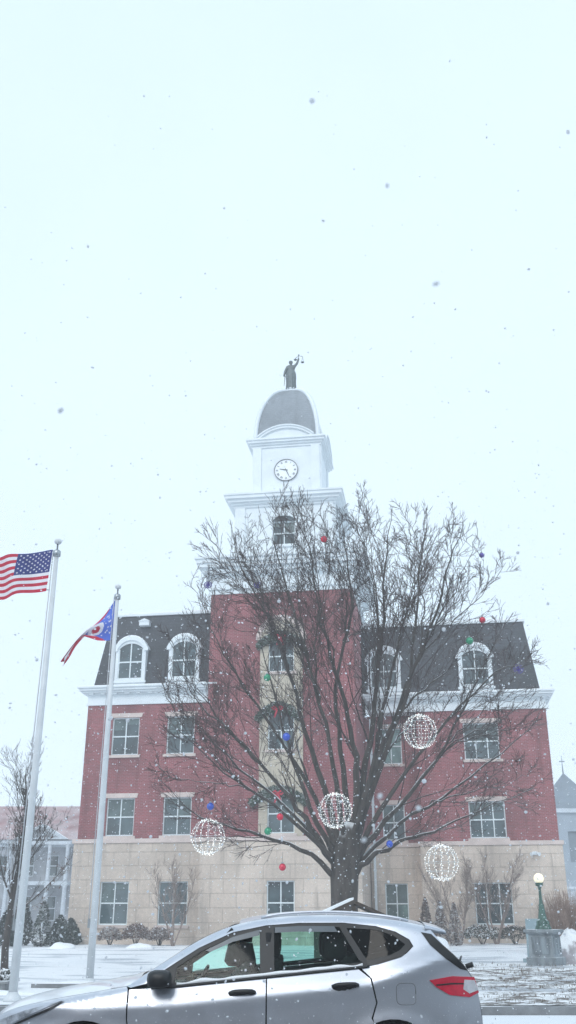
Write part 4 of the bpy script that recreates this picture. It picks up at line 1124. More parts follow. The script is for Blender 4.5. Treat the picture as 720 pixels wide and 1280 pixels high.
# ------------------------------------------------------------------ the silver car
def lerp_pts(pts, x):
    if x <= pts[0][0]: return pts[0][1]
    for (a, b), (c, d) in zip(pts, pts[1:]):
        if x <= c:
            t_ = (x - a) / (c - a); return b + (d - b) * t_
    return pts[-1][1]
def smooth_pts(pts, sub=6):
    out = []; n = len(pts)
    for i in range(n - 1):
        p0, p1, p2, p3 = pts[max(0, i - 1)], pts[i], pts[i + 1], pts[min(n - 1, i + 2)]
        for k in range(sub):
            t_ = k / sub
            out.append(tuple(.5 * (2 * p1[j] + (p2[j] - p0[j]) * t_ + (2 * p0[j] - 5 * p1[j] + 4 * p2[j] - p3[j]) * t_ ** 2 + (3 * p1[j] - p0[j] - 3 * p2[j] + p3[j]) * t_ ** 3) for j in (0, 1)))
    out.append(pts[-1]); return out
ROOF = smooth_pts([(-1.42, 1.055), (-1.1, 1.25), (-.8, 1.425), (-.5, 1.545), (-.2, 1.605), (.1, 1.63), (.5, 1.632), (.9, 1.603), (1.2, 1.553), (1.36, 1.505)])
HOOD = smooth_pts([(-2.66, .66), (-2.60, .78), (-2.42, .87), (-2.05, .955), (-1.7, 1.01), (-1.42, 1.055)])
REAR = smooth_pts([(1.27, 1.47), (1.42, 1.345), (1.56, 1.22), (1.65, 1.10), (1.69, .95), (1.71, .75), (1.69, .5), (1.60, .28)])
EDGE = HOOD[:-1] + ROOF
BELT = [(-1.42, 1.04), (-1.02, 1.055), (0, 1.15), (.7, 1.215), (1.1, 1.335), (1.4, 1.44)]
def zedge(x):
    return lerp_pts(EDGE, x)
def halfw(x, z):
    w = .925
    if x < -1.75: w -= .27 * ((-1.75 - x) / .9) ** 2.3
    if x > .85: w -= .16 * ((x - .85) / .85) ** 2.0
    zb = lerp_pts(BELT, x)
    sh = zb - .11                      # shoulder line
    if z < .45: w -= .05 * ((.45 - z) / .25) ** 1.5
    elif z < sh: w -= .022 * (1 - ((z - .45) / (sh - .45))) ** 1.0 + .0
    if z > sh - .04:
        t_ = z - (sh - .04); 
        w -= .30 * t_ if t_ < .15 else .045 + .47 * (t_ - .15)
    if z < sh and z > .62:             # soft crease
        w += .008 * math.exp(-((z - (sh - .07)) / .05) ** 2)
    ze = zedge(x); rr = .07
    if z > ze - rr:
        q = min(1, (z - (ze - rr)) / rr); w -= rr * .8 * (1 - math.sqrt(max(0, 1 - q * q)))
    # flared wheel arches
    for wx in (-1.76, .91):
        d = math.hypot(x - wx, z - .36)
        if d < .62: w += .018 * math.exp(-((d - .43) / .07) ** 2)
    return w
car = thing('silver_car', 'silver hatchback suv dusted with snow, driving left past the courthouse', 'car', (0, 10.2, 0), 0)
def side_panel(poly, off=0., thick=.018, grid=.05):
    """cut an outline seen from the side out of the body surface; returns (verts, faces) for y<0 side"""
    bm = bmesh.new()
    from mathutils.geometry import tessellate_polygon
    cl = []
    for p in poly:
        if not cl or math.hypot(p[0] - cl[-1][0], p[1] - cl[-1][1]) > 1e-4: cl.append(p)
    poly = cl
    bv = [bm.verts.new((x, 0, z)) for x, z in poly]
    for tri in tessellate_polygon([[Vector((x, z, 0)) for x, z in poly]]):
        if len(set(tri)) == 3:
            try: bm.faces.new([bv[i] for i in tri])
            except ValueError: pass
    xs = [p[0] for p in poly]; zs = [p[1] for p in poly]
    def cut(co, no):
        bmesh.ops.bisect_plane(bm, geom=bm.verts[:] + bm.edges[:] + bm.faces[:], plane_co=co, plane_no=no, dist=1e-5)
    x = math.ceil(min(xs) / grid) * grid + .0137
    while x < max(xs): cut((x, 0, 0), (1, 0, 0)); x += grid
    z = math.ceil(min(zs) / grid) * grid + .0071
    while z < max(zs): cut((0, 0, z), (0, 0, 1)); z += grid * .6
    bm.verts.ensure_lookup_table(); bm.verts.index_update()
    vs = [(v.co.x, -(halfw(v.co.x, v.co.z) + off), v.co.z) for v in bm.verts]
    fs = [[v.index for v in f.verts] for f in bm.faces]
    sk = [[v.index for v in e.verts] for e in bm.edges if len(e.link_faces) == 1]
    bm.free()
    return vs, fs, sk
def side_part(name, poly, mat, parent, off=0., thick=.02, both=True, mirror_sub=None):
    vs, fs, sk = side_panel(poly, off)
    outs = []
    for sg in ((1, -1) if both else (1,)):
        m = MB(); V_ = [(x, y * sg, z) for x, y, z in vs]
        m.add(V_, fs, 0, True)
        for a, b in sk:
            A, B = V_[a], V_[b]; m.add([A, B, (B[0], B[1] + thick * sg, B[2]), (A[0], A[1] + thick * sg, A[2])], [(0, 1, 2, 3)], 0, False)
        o = m.build(name, mat, parent if not isinstance(parent, list) else parent[0 if sg == 1 else 1])
        outs.append(o)
    return outs
def paint_mat():
    m, nt, b = newmat('silver_paint')
    tc = N(nt, 'ShaderNodeTexCoord')
    no = N(nt, 'ShaderNodeTexNoise', i_Scale=900., i_Detail=2.); nt.links.new(tc.outputs['Object'], no.inputs['Vector'])
    col = mixrgb(nt, no.outputs[0], (.50, .53, .59), (.60, .63, .70))
    n2 = N(nt, 'ShaderNodeTexNoise', i_Scale=3., i_Detail=6.); nt.links.new(tc.outputs['Object'], n2.inputs['Vector'])
    sp = N(nt, 'ShaderNodeSeparateXYZ'); nt.links.new(tc.outputs['Object'], sp.inputs[0])
    # road grime on the lower doors, deepened to paint their darker reflections in
    gr = mathn(nt, 'MULTIPLY', maprange(nt, sp.outputs[2], 1.06, .45), maprange(nt, n2.outputs[0], .25, .6))
    col = mixrgb(nt, mathn(nt, 'MULTIPLY', gr, .8), col, (.12, .122, .135))
    n5 = N(nt, 'ShaderNodeTexNoise', i_Scale=55., i_Detail=3.); nt.links.new(tc.outputs['Object'], n5.inputs['Vector'])
    col = mixrgb(nt, mathn(nt, 'MULTIPLY', maprange(nt, n5.outputs[0], .66, .72), .7), col, (.8, .82, .85))
    g = N(nt, 'ShaderNodeNewGeometry'); s3 = N(nt, 'ShaderNodeSeparateXYZ'); nt.links.new(g.outputs['Normal'], s3.inputs[0])
    sf = maprange(nt, mathn(nt, 'ADD', s3.outputs[2], mathn(nt, 'MULTIPLY', mathn(nt, 'SUBTRACT', n2.outputs[0], .5), .5)), .72, 1.0)
    col = mixrgb(nt, mathn(nt, 'MULTIPLY', sf, .8), col, SNOWC)
    nt.links.new(col, b.inputs['Base Color'])
    nt.links.new(mathn(nt, 'SUBTRACT', .75, mathn(nt, 'MULTIPLY', sf, .7)), b.inputs['Metallic'])
    nt.links.new(mathn(nt, 'ADD', .34, mathn(nt, 'MULTIPLY', mathn(nt, 'MAXIMUM', sf, gr), .35)), b.inputs['Roughness'])
    b.inputs['Coat Weight'].default_value = .7; b.inputs['Coat Roughness'].default_value = .06
    return m
M['paint'] = paint_mat()
def tint(name, c, gl=.10):
    m = bpy.data.materials.new(name); m.use_nodes = True; nt = m.node_tree
    for n_ in list(nt.nodes): nt.nodes.remove(n_)
    out = N(nt, 'ShaderNodeOutputMaterial'); tr = N(nt, 'ShaderNodeBsdfTransparent'); g = N(nt, 'ShaderNodeBsdfGlossy')
    tc = N(nt, 'ShaderNodeTexCoord'); no = N(nt, 'ShaderNodeTexNoise', i_Scale=38., i_Detail=2.); nt.links.new(tc.outputs['Object'], no.inputs['Vector'])
    df = N(nt, 'ShaderNodeBsdfDiffuse'); df.inputs[0].default_value = (.82, .85, .87, 1)
    tr.inputs[0].default_value = (*c, 1); g.inputs['Roughness'].default_value = .03
    fr = N(nt, 'ShaderNodeFresnel', i_IOR=1.28)
    mx = N(nt, 'ShaderNodeMixShader'); nt.links.new(fr.outputs[0], mx.inputs[0]); nt.links.new(tr.outputs[0], mx.inputs[1]); nt.links.new(g.outputs[0], mx.inputs[2])
    # melting flecks of snow on the glass
    m2 = N(nt, 'ShaderNodeMixShader'); nt.links.new(maprange(nt, no.outputs[0], .70, .75), m2.inputs[0]); nt.links.new(mx.outputs[0], m2.inputs[1]); nt.links.new(df.outputs[0], m2.inputs[2])
    nt.links.new(m2.outputs[0], out.inputs[0]); return m
M['cglass'] = tint('green_tinted_glass', (.74, .96, .89)); M['dglass'] = tint('dark_privacy_glass', (.36, .60, .54)); M['rglass'] = tint('rear_door_glass', (.60, .84, .77))
M['vdark'] = tint('very_dark_glass', (.05, .07, .075))
M['rubber'] = pm('tyre_rubber', (.02, .02, .022), .85, bump=.3)
M['alloy'] = pm('wheel_alloy', (.35, .36, .38), .35, metal=.9)
M['inter'] = pm('car_interior', (.013, .014, .016), .8)
M['tail'] = pm('tail_lamp_red', (.58, .012, .045), .15, var=.15, scale=12., coat=1.)
M['lens'] = pm('clear_lens', (.62, .63, .68), .15, var=.15, scale=15., coat=1.)
M['head'] = pm('headlamp_lens', (.33, .36, .41), .12, var=.5, scale=14., coat=1., snow=.6)

def arc_pts(cx_, r_, a0, a1, n=16, cz=.36):
    return [(cx_ + r_ * math.cos(R(a0 + (a1 - a0) * k / n)), cz + r_ * math.sin(R(a0 + (a1 - a0) * k / n))) for k in range(n + 1)]
def edge_between(x0, x1, dz=0, n=24):
    return [(x0 + (x1 - x0) * k / n, zedge(x0 + (x1 - x0) * k / n) + dz) for k in range(n + 1)]
def belt(x, dz=0): return (x, lerp_pts(BELT, x) + dz)
FW, RW = -1.76, .91
GAP = .004
# fender (in front of door seam)
fend = edge_between(-2.60, -1.42, -.002) + [(-1.405, 1.03), (-1.40, .80), (-1.335, .5), (-1.325, .32)] + [(FW + .44, .32)] + arc_pts(FW, .435, 0, 180)[1:] + [(FW - .435, .32), (-2.62, .32), (-2.655, .6)]
side_part('front_wing', fend[:], M['paint'], car)
# doors
fd = [(-1.39, 1.03), (-1.15, 1.042), (-1.0, 1.052), belt(-.5, -.015), belt(-.195, -.015), (-.195, .32), (-1.313, .32), (-1.325, .5), (-1.388, .80)]
D1 = side_part('front_door', fd, M['paint'], car)
rd = [belt(-.183, -.015), belt(.3, -.015), belt(.62, -.015), (.72, 1.12), (.765, .93), (.72, .81)] + arc_pts(RW, .445, 112, 180, 8)[0:] + [(RW - .445, .32), (-.183, .32)]
D2 = side_part('rear_door', rd, M['paint'], car)
# quarter panel with D pillar and the roof side rail
q = [(.735, 1.12), belt(.645, -.01)] + [belt(.8, -.015), (1.0, 1.285), (1.06, 1.322), (1.12, 1.375), (1.09, 1.43), (.97, 1.495), (.8, 1.54), (.5, 1.568), (.1, 1.566), (-.2, 1.545), (-.5, 1.488), (-.8, 1.362), (-1.08, 1.195), (-1.25, 1.075), (-1.38, 1.045), (-1.42, 1.053)]
q += edge_between(-1.40, 1.27, -.002, 50)
q += [(1.42, 1.345), (1.56, 1.22), (1.65, 1.10), (1.69, .95), (1.71, .75), (1.69, .5), (1.60, .32), (RW + .445, .32)] + arc_pts(RW, .445, 0, 112, 12)[0:] + [(.735, .81), (.778, .93)]
side_part('body_side', q, M['paint'], car)
# black surround of the side windows
sur = [(-1.25, 1.078), (-1.08, 1.19), (-.8, 1.355), (-.5, 1.482), (-.2, 1.540), (.1, 1.561), (.5, 1.563), (.8, 1.543), (1.0, 1.51), (1.155, 1.45), (1.185, 1.402), (1.10, 1.338), (1.0, 1.29), belt(.8, -.012), belt(.645, -.008), belt(.3, -.012), belt(-.3, -.012), (-1.0, 1.058), (-1.2, 1.045)]
def inset_band(outer, holes, name, mat):
    pass
G1 = [(-1.0, 1.085), (-.97, 1.22), (-.78, 1.335), (-.5, 1.45), (-.25, 1.502), (-.225, 1.502), (-.235, 1.16)]
G1 = [(-1.0, 1.085), (-.985, 1.205), (-.78, 1.33), (-.5, 1.452), (-.26, 1.506), (-.245, 1.162)]
G2 = [(-.12, 1.172), (-.13, 1.526), (.1, 1.538), (.40, 1.535), (.47, 1.528), (.63, 1.265), (.66, 1.245)]
G3 = [(.70, 1.262), (.53, 1.524), (.8, 1.508), (.95, 1.462), (1.05, 1.39), (1.0, 1.345), (.9, 1.30)]
def seg_poly(pl):  # densify
    return pl
# surround built as strips: between outer outline and glass holes -> pillars + top and bottom bands
def strip(name, polys, mat, off):
    for sg_i in range(1):
        pass
    ms = [MB(), MB()]
    for poly in polys:
        vs, fs, sk = side_panel(poly, off)
        for mi_, sg in enumerate((1, -1)):
            V_ = [(x, y * sg, z) for x, y, z in vs]; ms[mi_].add(V_, fs, 0, True)
            for a, b in sk:
                A, B = V_[a], V_[b]; ms[mi_].add([A, B, (B[0], B[1] + .03 * sg, B[2]), (A[0], A[1] + .03 * sg, A[2])], [(0, 1, 2, 3)])
    return [m_.build(name, mat, car) for m_ in ms]
top_out = [(-1.25, 1.078), (-1.08, 1.19), (-.8, 1.357), (-.5, 1.483), (-.2, 1.541), (.1, 1.562), (.5, 1.564), (.8, 1.544), (1.0, 1.511), (1.155, 1.452), (1.186, 1.402)]
strip('window_surround', [
    [(-1.22, 1.05), (-1.25, 1.078), (-1.08, 1.19), (-.985, 1.25), (-.985, 1.205), (-1.0, 1.085), (-1.0, 1.056)],
    [(-.985, 1.205), (-.985, 1.25), (-.8, 1.357), (-.5, 1.483), (-.26, 1.53), (-.26, 1.506), (-.5, 1.452), (-.78, 1.33)],
    [(-1.0, 1.056), (-1.0, 1.085), (-.245, 1.162), (-.245, 1.116)],
    [(-.245, 1.116), (-.26, 1.53), (-.13, 1.551), (-.12, 1.13)],
    [(-.13, 1.526), (-.13, 1.551), (.1, 1.562), (.5, 1.564), (.53, 1.524), (.47, 1.528), (.40, 1.535), (.1, 1.538)],
    [(-.12, 1.13), (-.12, 1.172), (.66, 1.245), (.70, 1.262), (.70, 1.208)],
    [(.47, 1.528), (.53, 1.524), (.70, 1.262), (.66, 1.245), (.63, 1.265)],
    [(.53, 1.524), (.50, 1.564), (.8, 1.537), (.97, 1.492), (1.085, 1.427), (1.115, 1.377), (1.055, 1.326), (1.0, 1.29), (.8, 1.235), (.70, 1.208), (.70, 1.262), (.9, 1.30), (1.0, 1.345), (1.05, 1.39), (.95, 1.462), (.8, 1.508)],
], M['black'], -.006)
for nm, poly, mt in (('side_window', G1, 'cglass'), ('side_window', G2, 'rglass'), ('quarter_window', G3, 'vdark')):
    side_part(nm, poly, M[mt], car, off=-.012, thick=.004)
# bright bead and settled snow along the belt
def along_belt(name, x0, x1, dz, h, dep, off, mat, wob=0):
    for sg in (1, -1):
        m = MB(); n = 60; vs = []
        for i in range(n + 1):
            x = x0 + (x1 - x0) * i / n; z = lerp_pts(BELT, x) + dz; hh = h * (1 + wob * mn.noise((x * 6, sg, 2)))
            w0 = halfw(x, z) + off; w1 = halfw(x, z + hh) + off * .6
            vs += [(x, -sg * (w0 - dep), z), (x, -sg * w0, z), (x, -sg * w1, z + hh), (x, -sg * (w1 - dep), z + hh)]
        m.add(vs, [(i * 4 + k, i * 4 + (k + 1) % 4, (i + 1) * 4 + (k + 1) % 4, (i + 1) * 4 + k) for i in range(n) for k in range(4)] + [(0, 1, 2, 3), (4 * n, 4 * n + 3, 4 * n + 2, 4 * n + 1)], 0, True)
        m.build(name, mat, car)
along_belt('belt_moulding', -1.2, .72, -.012, .018, .03, .012, M['black'])
along_belt('window_ledge_snow', -.98, .66, .008, .022, .02, .008, M['snow'], .9)
# rain deflectors above the windows
for pol in ([(-.74, 1.34), (-.5, 1.45), (-.26, 1.508), (-.26, 1.462), (-.5, 1.408), (-.70, 1.325)], [(-.12, 1.528), (.1, 1.54), (.42, 1.538), (.45, 1.49), (.1, 1.493), (-.12, 1.483)]):
    side_part('rain_deflector', pol, pm('smoked_acrylic', (.10, .12, .14), .2, var=.1), car, off=.012, thick=.008)

def cross_surface(name, prof, mat, crown, fwd, nw=16, parent=car, ww=None, thick=0):
    """skin spanning the car between its two sides along a profile in (x,z)"""
    m = MB(); vs = []
    for (x, z) in prof:
        w = halfw(x, min(z, zedge(x) - .001)) if ww is None else ww(x, z)
        for k in range(nw + 1):
            s = -1 + 2 * k / nw; c_ = 1 - s * s
            vs.append((x + fwd * c_, s * w, z + crown * c_))
    n = nw + 1
    m.add(vs, [(i * n + k, i * n + k + 1, (i + 1) * n + k + 1, (i + 1) * n + k) for i in range(len(prof) - 1) for k in range(nw)], 0, True)
    return m.build(name, mat, parent, fix=False)
cross_surface('bonnet', [p for p in HOOD if p[0] > -2.62], M['paint'], .045, -.06)
cross_surface('cowl', [(-1.56, 1.036), (-1.48, 1.046), (-1.41, 1.058), (-1.36, 1.075), (-1.30, 1.085)], M['paint'], .045, -.06)
wsp = [p for p in ROOF if p[0] <= -.45]
cross_surface('windscreen', [(-1.41, 1.052), (-1.37, 1.07)] + [(x + .02, z - .03) for x, z in wsp[3:]], M['cglass'], .035, -.045)
cross_surface('roof', [p for p in ROOF if p[0] >= -.46], M['paint'], .035, .0)
m = MB()  # spoiler lip
vs = []
for i, (x, z, t_) in enumerate([(1.24, 1.545, .05), (1.36, 1.518, .04), (1.44, 1.49, .02)]):
    for k in range(13):
        s = -1 + k / 6; w = halfw(1.25, 1.5) * (1 - .05 * i); c_ = 1 - s * s
        vs += [(x + .03 * c_, s * w, z + .035 * c_), (x + .02 * c_, s * w, z - t_ + .035 * c_)]
n = 26
fs = []
for i in range(2):
    for k in range(12):
        a = i * n + k * 2; fs += [(a, a + 2, a + n + 2, a + n), (a + 1, a + n + 1, a + n + 3, a + 3)]
for k in range(12): fs.append((2 * n + 2 * k, 2 * n + 2 * k + 2, 2 * n + 2 * k + 3, 2 * n + 2 * k + 1))
for i in range(2): fs += [(i * n, i * n + n, i * n + n + 1, i * n + 1), (i * n + 24, i * n + 25, i * n + n + 25, i * n + n + 24)]
m.add(vs, fs, 0, True); m.build('spoiler', M['paint'], car)
cross_surface('rear_window', [p for p in REAR if p[1] >= 1.19], M['dglass'], .02, .06)
cross_surface('tailgate', [p for p in REAR if p[1] <= 1.205 and p[1] > .62], M['paint'], .0, .07)
cross_surface('rear_bumper', [(1.70, .66), (1.735, .62), (1.735, .48), (1.66, .3)], M['black'], 0., .06)
cross_surface('front_bumper', [(-2.56, .30), (-2.66, .42), (-2.67, .55), (-2.66, .68), (-2.61, .77)], M['paint'], 0, -.09)
# black glossy corner trim between quarter and rear window
side_part('rear_corner_trim', [(1.20, 1.49), (1.29, 1.475), (1.42, 1.352), (1.56, 1.225), (1.60, 1.175), (1.53, 1.19), (1.40, 1.275), (1.27, 1.385)], M['black'], car, off=.004)
# lamps
TL = side_part('tail_lamp', [(1.24, 1.105), (1.45, 1.135), (1.655, 1.125), (1.69, 1.0), (1.60, .965), (1.42, .985), (1.30, 1.05)], M['tail'], car, off=.012, thick=.03)
side_part('reversing_lens', [(1.56, 1.105), (1.655, 1.10), (1.685, 1.02), (1.60, .995), (1.545, 1.03)], M['lens'], TL, off=.016, thick=.005)
side_part('lamp_divider', [(1.30, 1.072), (1.45, 1.082), (1.56, 1.078), (1.56, 1.068), (1.45, 1.07), (1.30, 1.06)], M['black'], TL, off=.015, thick=.004)
HL = side_part('headlamp', [(-2.60, .70), (-2.56, .775), (-2.30, .865), (-1.97, .945), (-2.12, .885), (-2.32, .80), (-2.52, .715)], M['head'], car, off=.010, thick=.03)
side_part('lamp_trim', [(-2.58, .685), (-2.52, .705), (-2.32, .79), (-2.10, .88), (-1.95, .945), (-2.08, .865), (-2.32, .77), (-2.55, .68)], M['black'], HL, off=.014, thick=.01)
# fuel flap outline
for sg in (-1,):
    m = MB(); pts = []
    for k in range(28):
        a = 2 * PI * k / 28; ca, sa = math.cos(a), math.sin(a)
        x = 1.03 + .085 * math.copysign(abs(ca) ** .45, ca); z = 1.0 + .085 * math.copysign(abs(sa) ** .45, sa); pts.append((x, sg * (halfw(x, z) + .001), z))
    m.tube(pts + [pts[0]], .0035, 4); m.build('fuel_flap', pm('panel_gap', (.20, .21, .23), .7), car)
# handles
for x, z, D in ((-.40, 1.005, D1), (.50, 1.06, D2)):
    for i, sg in enumerate((-1, 1)):
        m = MB(); pts = []
        for k in range(9):
            xx = x - .115 + .23 * k / 8; b_ = math.sin(PI * k / 8) ** .5
            pts.append((xx, sg * (halfw(xx, z) + .008 + .028 * b_), z + .01 * b_ + .008 * k / 8))
        m.tube(pts, [.012, .017, .02, .02, .02, .02, .02, .02, .014], 8); 
        m.prism([(x - .07 + .07 * math.cos(2 * PI * k / 16) * 1.5 + .06, z - .012 + .03 * math.sin(2 * PI * k / 16)) for k in range(16)], sg * (halfw(x, z) - .01), sg * (halfw(x, z) + .006))
        m.build('door_handle', M['black'], D[i])
# mirrors
for i, sg in enumerate((-1, 1)):
    m = MB(); vs = []; n = 14
    w0 = halfw(-1.1, 1.08)
    for j, (yy, sc_) in enumerate([(.03, .25), (.06, .75), (.11, 1.), (.18, 1.), (.225, .8), (.245, .4)]):
        for k in range(n):
            a = 2 * PI * k / n; ca, sa = math.cos(a), math.sin(a)
            vs.append((-1.10 + .09 * sc_ * math.copysign(abs(ca) ** .7, ca) - .03 * (ca < 0) * sc_, sg * (w0 + yy), 1.122 + .07 * sc_ * math.copysign(abs(sa) ** .7, sa)))
    m.add(vs, [(j * n + k, j * n + (k + 1) % n, (j + 1) * n + (k + 1) % n, (j + 1) * n + k) for j in range(5) for k in range(n)] + [tuple(range(n)), tuple(5 * n + k for k in range(n))], 0, True)
    m.box(-1.15, -1.03, *sorted((sg * (w0 - .02), sg * (w0 + .07))), 1.045, 1.075); m.build('door_mirror', M['black'], car)
# roof rails, wiper, wipers
for sg in (-1, 1):
    m = MB(); pts = []
    for k in range(20):
        x = -.25 + 1.35 * k / 19; pts.append((x, sg * (halfw(x, zedge(x) - .01) - .04), zedge(x) + .008 + .016 * math.sin(PI * k / 19) ** .4))
    m.tube(pts, .012, 6); m.build('roof_rail', M['paint'], car)
m = MB(); m.tube([(1.66, .0, 1.21), (1.64, -.25, 1.27), (1.57, -.55, 1.235)], .010, 5); m.ball((1.66, 0, 1.20), .03); m.build('rear_wiper', M['black'], car)
m = MB(); m.tube([(1.60, -.72, 1.205), (1.66, -.74, 1.225)], .022, 8); m.build('tailgate_hinge_cap', M['black'], car)
# lower cladding and underside
for sg in (1, -1):
    m = MB(); m.box(FW + .44, RW - .445, *sorted((-sg * (.885), -sg * (.80))), .2, .325); m.build('sill_cladding', M['black'], car)
m = MB(); m.box(-2.45, 1.62, -.60, .60, .20, .30); m.box(-1.35, .4, -.84, .84, .20, .32); m.build('underbody', M['black'], car)
# wheel housings (dark) and inner door skin
for wx in (FW, RW):
    for sg in (-1, 1):
        m = MB(); vs = []
        pts = [(wx + .43 * math.cos(R(a)), .36 + .43 * math.sin(R(a))) for a in range(-6, 187, 12)]
        for yy in (.88, .58): vs += [(x, sg * yy, z) for x, z in pts]
        n = len(pts); m.add(vs, [(k, k + 1, n + k + 1, n + k) for k in range(n - 1)] + [tuple(range(n, 2 * n))], 0, True); m.build('wheel_liner', M['black'], car, fix=False)
def wheel(wx, sg):
    w = MB(); prof = [(.235, -.03), (.24, -.10), (.31, -.11), (.345, -.085), (.358, -.04), (.36, 0), (.358, .04), (.345, .085), (.31, .11), (.24, .10), (.235, .03)]
    rot = Matrix.Translation((wx, sg * .80, .36)) @ Matrix.Rotation(PI / 2, 4, 'X')
    w.lathe(prof, 36); w.v = [tuple(rot @ Vector(p)) for p in w.v]; wo_ = w.build('wheel', M['rubber'], car)
    r_ = MB(); r_.lathe([(.245, -.09), (.25, -.10), (.235, -.10), (.22, -.05), (.22, .05), (.235, .10), (.25, .10), (.245, .09)], 36)
    for k in range(10):
        a = 2 * PI * k / 10; mm = Matrix.Rotation(a, 4, 'Z'); 
        for s2 in (1,):
            r_.box(.03, .235, -.018, .018, .055 * 1, .085, M4=mm); r_.box(.03, .235, -.018, .018, -.085, -.055, M4=mm)
    r_.lathe([(.06, -.09), (.06, .09)], 14)
    r_.v = [tuple(rot @ Vector(p)) for p in r_.v]; r_.build('rim', M['alloy'], wo_)
for wx in (FW, RW):
    for sg in (-1, 1): wheel(wx, sg)
# interior
def soft_box(mb, c, s, M4=None, n=8, p=.35):
    vs = []; k2 = 12
    for i in range(n + 1):
        e = -PI / 2 + PI * i / n
        for k in range(k2):
            a = 2 * PI * k / k2
            f = lambda q: math.copysign(abs(q) ** p, q)
            v_ = Vector((c[0] + s[0] * f(math.cos(e)) * f(math.cos(a)), c[1] + s[1] * f(math.cos(e)) * f(math.sin(a)), c[2] + s[2] * f(math.sin(e))))
            vs.append(M4 @ v_ if M4 else v_)
    mb.add(vs, [(i * k2 + k, i * k2 + (k + 1) % k2, (i + 1) * k2 + (k + 1) % k2, (i + 1) * k2 + k) for i in range(n) for k in range(k2)], 0, True)
for y in (-.40, .40):
    m = MB(); soft_box(m, (-.45, y, .60), (.27, .24, .09)); soft_box(m, (0, 0, .34), (.09, .24, .36), Matrix.Translation((-.28, y, .60)) @ Matrix.Rotation(R(14), 4, 'Y'))
    st_ = m.build('front_seat', M['inter'], car)
    m = MB(); soft_box(m, (-.165, y, 1.385), (.10, .16, .13), p=.5); m.tube([(-.12, y - .05, 1.2), (-.11, y - .05, 1.33)], .008, 5); m.tube([(-.12, y + .05, 1.2), (-.11, y + .05, 1.33)], .008, 5); m.build('headrest', M['inter'], st_)
m = MB(); soft_box(m, (.42, 0, .62), (.27, .66, .10)); soft_box(m, (0, 0, .34), (.13, .66, .36), Matrix.Translation((.44, 0, .62)) @ Matrix.Rotation(R(14), 4, 'Y')); rs = m.build('rear_seat', M['inter'], car)
for y in (-.42, .42):
    m = MB(); soft_box(m, (.43, y, 1.36), (.12, .17, .125), p=.5); m.build('headrest', M['inter'], rs)
m = MB(); soft_box(m, (-1.12, 0, .90), (.22, .74, .13)); m.box(-1.3, 1.5, -.70, .70, .33, .36); m.build('dashboard', M['inter'], car)
for sg in (-1, 1):
    m = MB()
    for x in (-.185, ): m.tube([(x, sg * .80, 1.0), (x + .01, sg * .70, 1.48)], .035, 6)
    m.tube([(-1.2, sg * .80, 1.07), (-.5, sg * .66, 1.50)], .03, 6); m.tube([(1.1, sg * .66, 1.30), (1.2, sg * .62, 1.48)], .08, 6)
    m.box(-1.3, 1.05, *sorted((sg * .80, sg * .82)), .4, 1.03)
    m.build('interior_trim', M['inter'], car)
m = MB(); cwh = Matrix.Translation((-.83, -.40, 1.03)) @ Matrix.Rotation(R(-62), 4, 'Y')
ring_ = [cwh @ Vector((.185 * math.cos(2 * PI * k / 24), .185 * math.sin(2 * PI * k / 24), 0)) for k in range(25)]
m.tube(ring_, .015, 6)
for a in (90, 210, 330): m.tube([cwh @ Vector((0, 0, -.02)), cwh @ Vector((.185 * math.cos(R(a)), .185 * math.sin(R(a)), 0))], .014, 5)
m.tube([cwh @ Vector((0, 0, -.02)), cwh @ Vector((0, 0, -.25))], .03, 6); m.build('steering_wheel', M['inter'], car)
m = MB(); soft_box(m, (-.62, 0, 1.44), (.015, .11, .035), p=.5); m.tube([(-.60, 0, 1.46), (-.56, 0, 1.53)], .01, 5); m.build('rear_view_mirror', M['inter'], car)

# driver
M['skin'] = pm('skin', (.16, .085, .06), .55, var=.1); M['coat'] = pm('dark_coat', (.018, .02, .026), .9, bump=.4); M['cap'] = pm('dark_knit_cap', (.012, .013, .018), .95, bump=.6, bscale=90.)
dr = thing('person', 'driver in dark coat and dark cap seated at the wheel of the silver car', 'person', (-.38, 10.2 - .40, .02))
hx, hz = -.10, 1.375
V = [((.05, 0, .72), (.16, .13)), ((.04, 0, .92), (.14, .12)), ((.0, 0, 1.12), (.19, .13)), ((-.03, 0, 1.20), (.08, .07)), ((-.06, 0, 1.245), (.052, .052)), ((-.085, 0, 1.32), (.068, .078)), ((-.085, 0, 1.40), (.080, .092)), ((-.07, 0, 1.455), (.06, .07)),
     ((.0, -.17, 1.13), .07), ((-.18, -.24, .93), .05), ((-.40, -.16, 1.02), .036), ((-.475, -.155, 1.06), .034),
     ((.0, .17, 1.13), .07), ((-.18, .24, .93), .05), ((-.40, .16, 1.02), .036), ((-.475, .155, 1.06), .034),
     ((-.02, -.11, .70), .10), ((-.42, -.13, .78), .075), ((-.70, -.12, .45), .05), ((-.02, .11, .70), .10), ((-.42, .13, .78), .075), ((-.70, .12, .45), .05)]
Ed = [(0, 1), (1, 2), (2, 3), (3, 4), (4, 5), (5, 6), (6, 7), (2, 8), (8, 9), (9, 10), (10, 11), (2, 12), (12, 13), (13, 14), (14, 15), (0, 16), (16, 17), (17, 18), (0, 19), (19, 20), (20, 21)]
body = skin_mesh('body', V, Ed, M['skin'], dr)
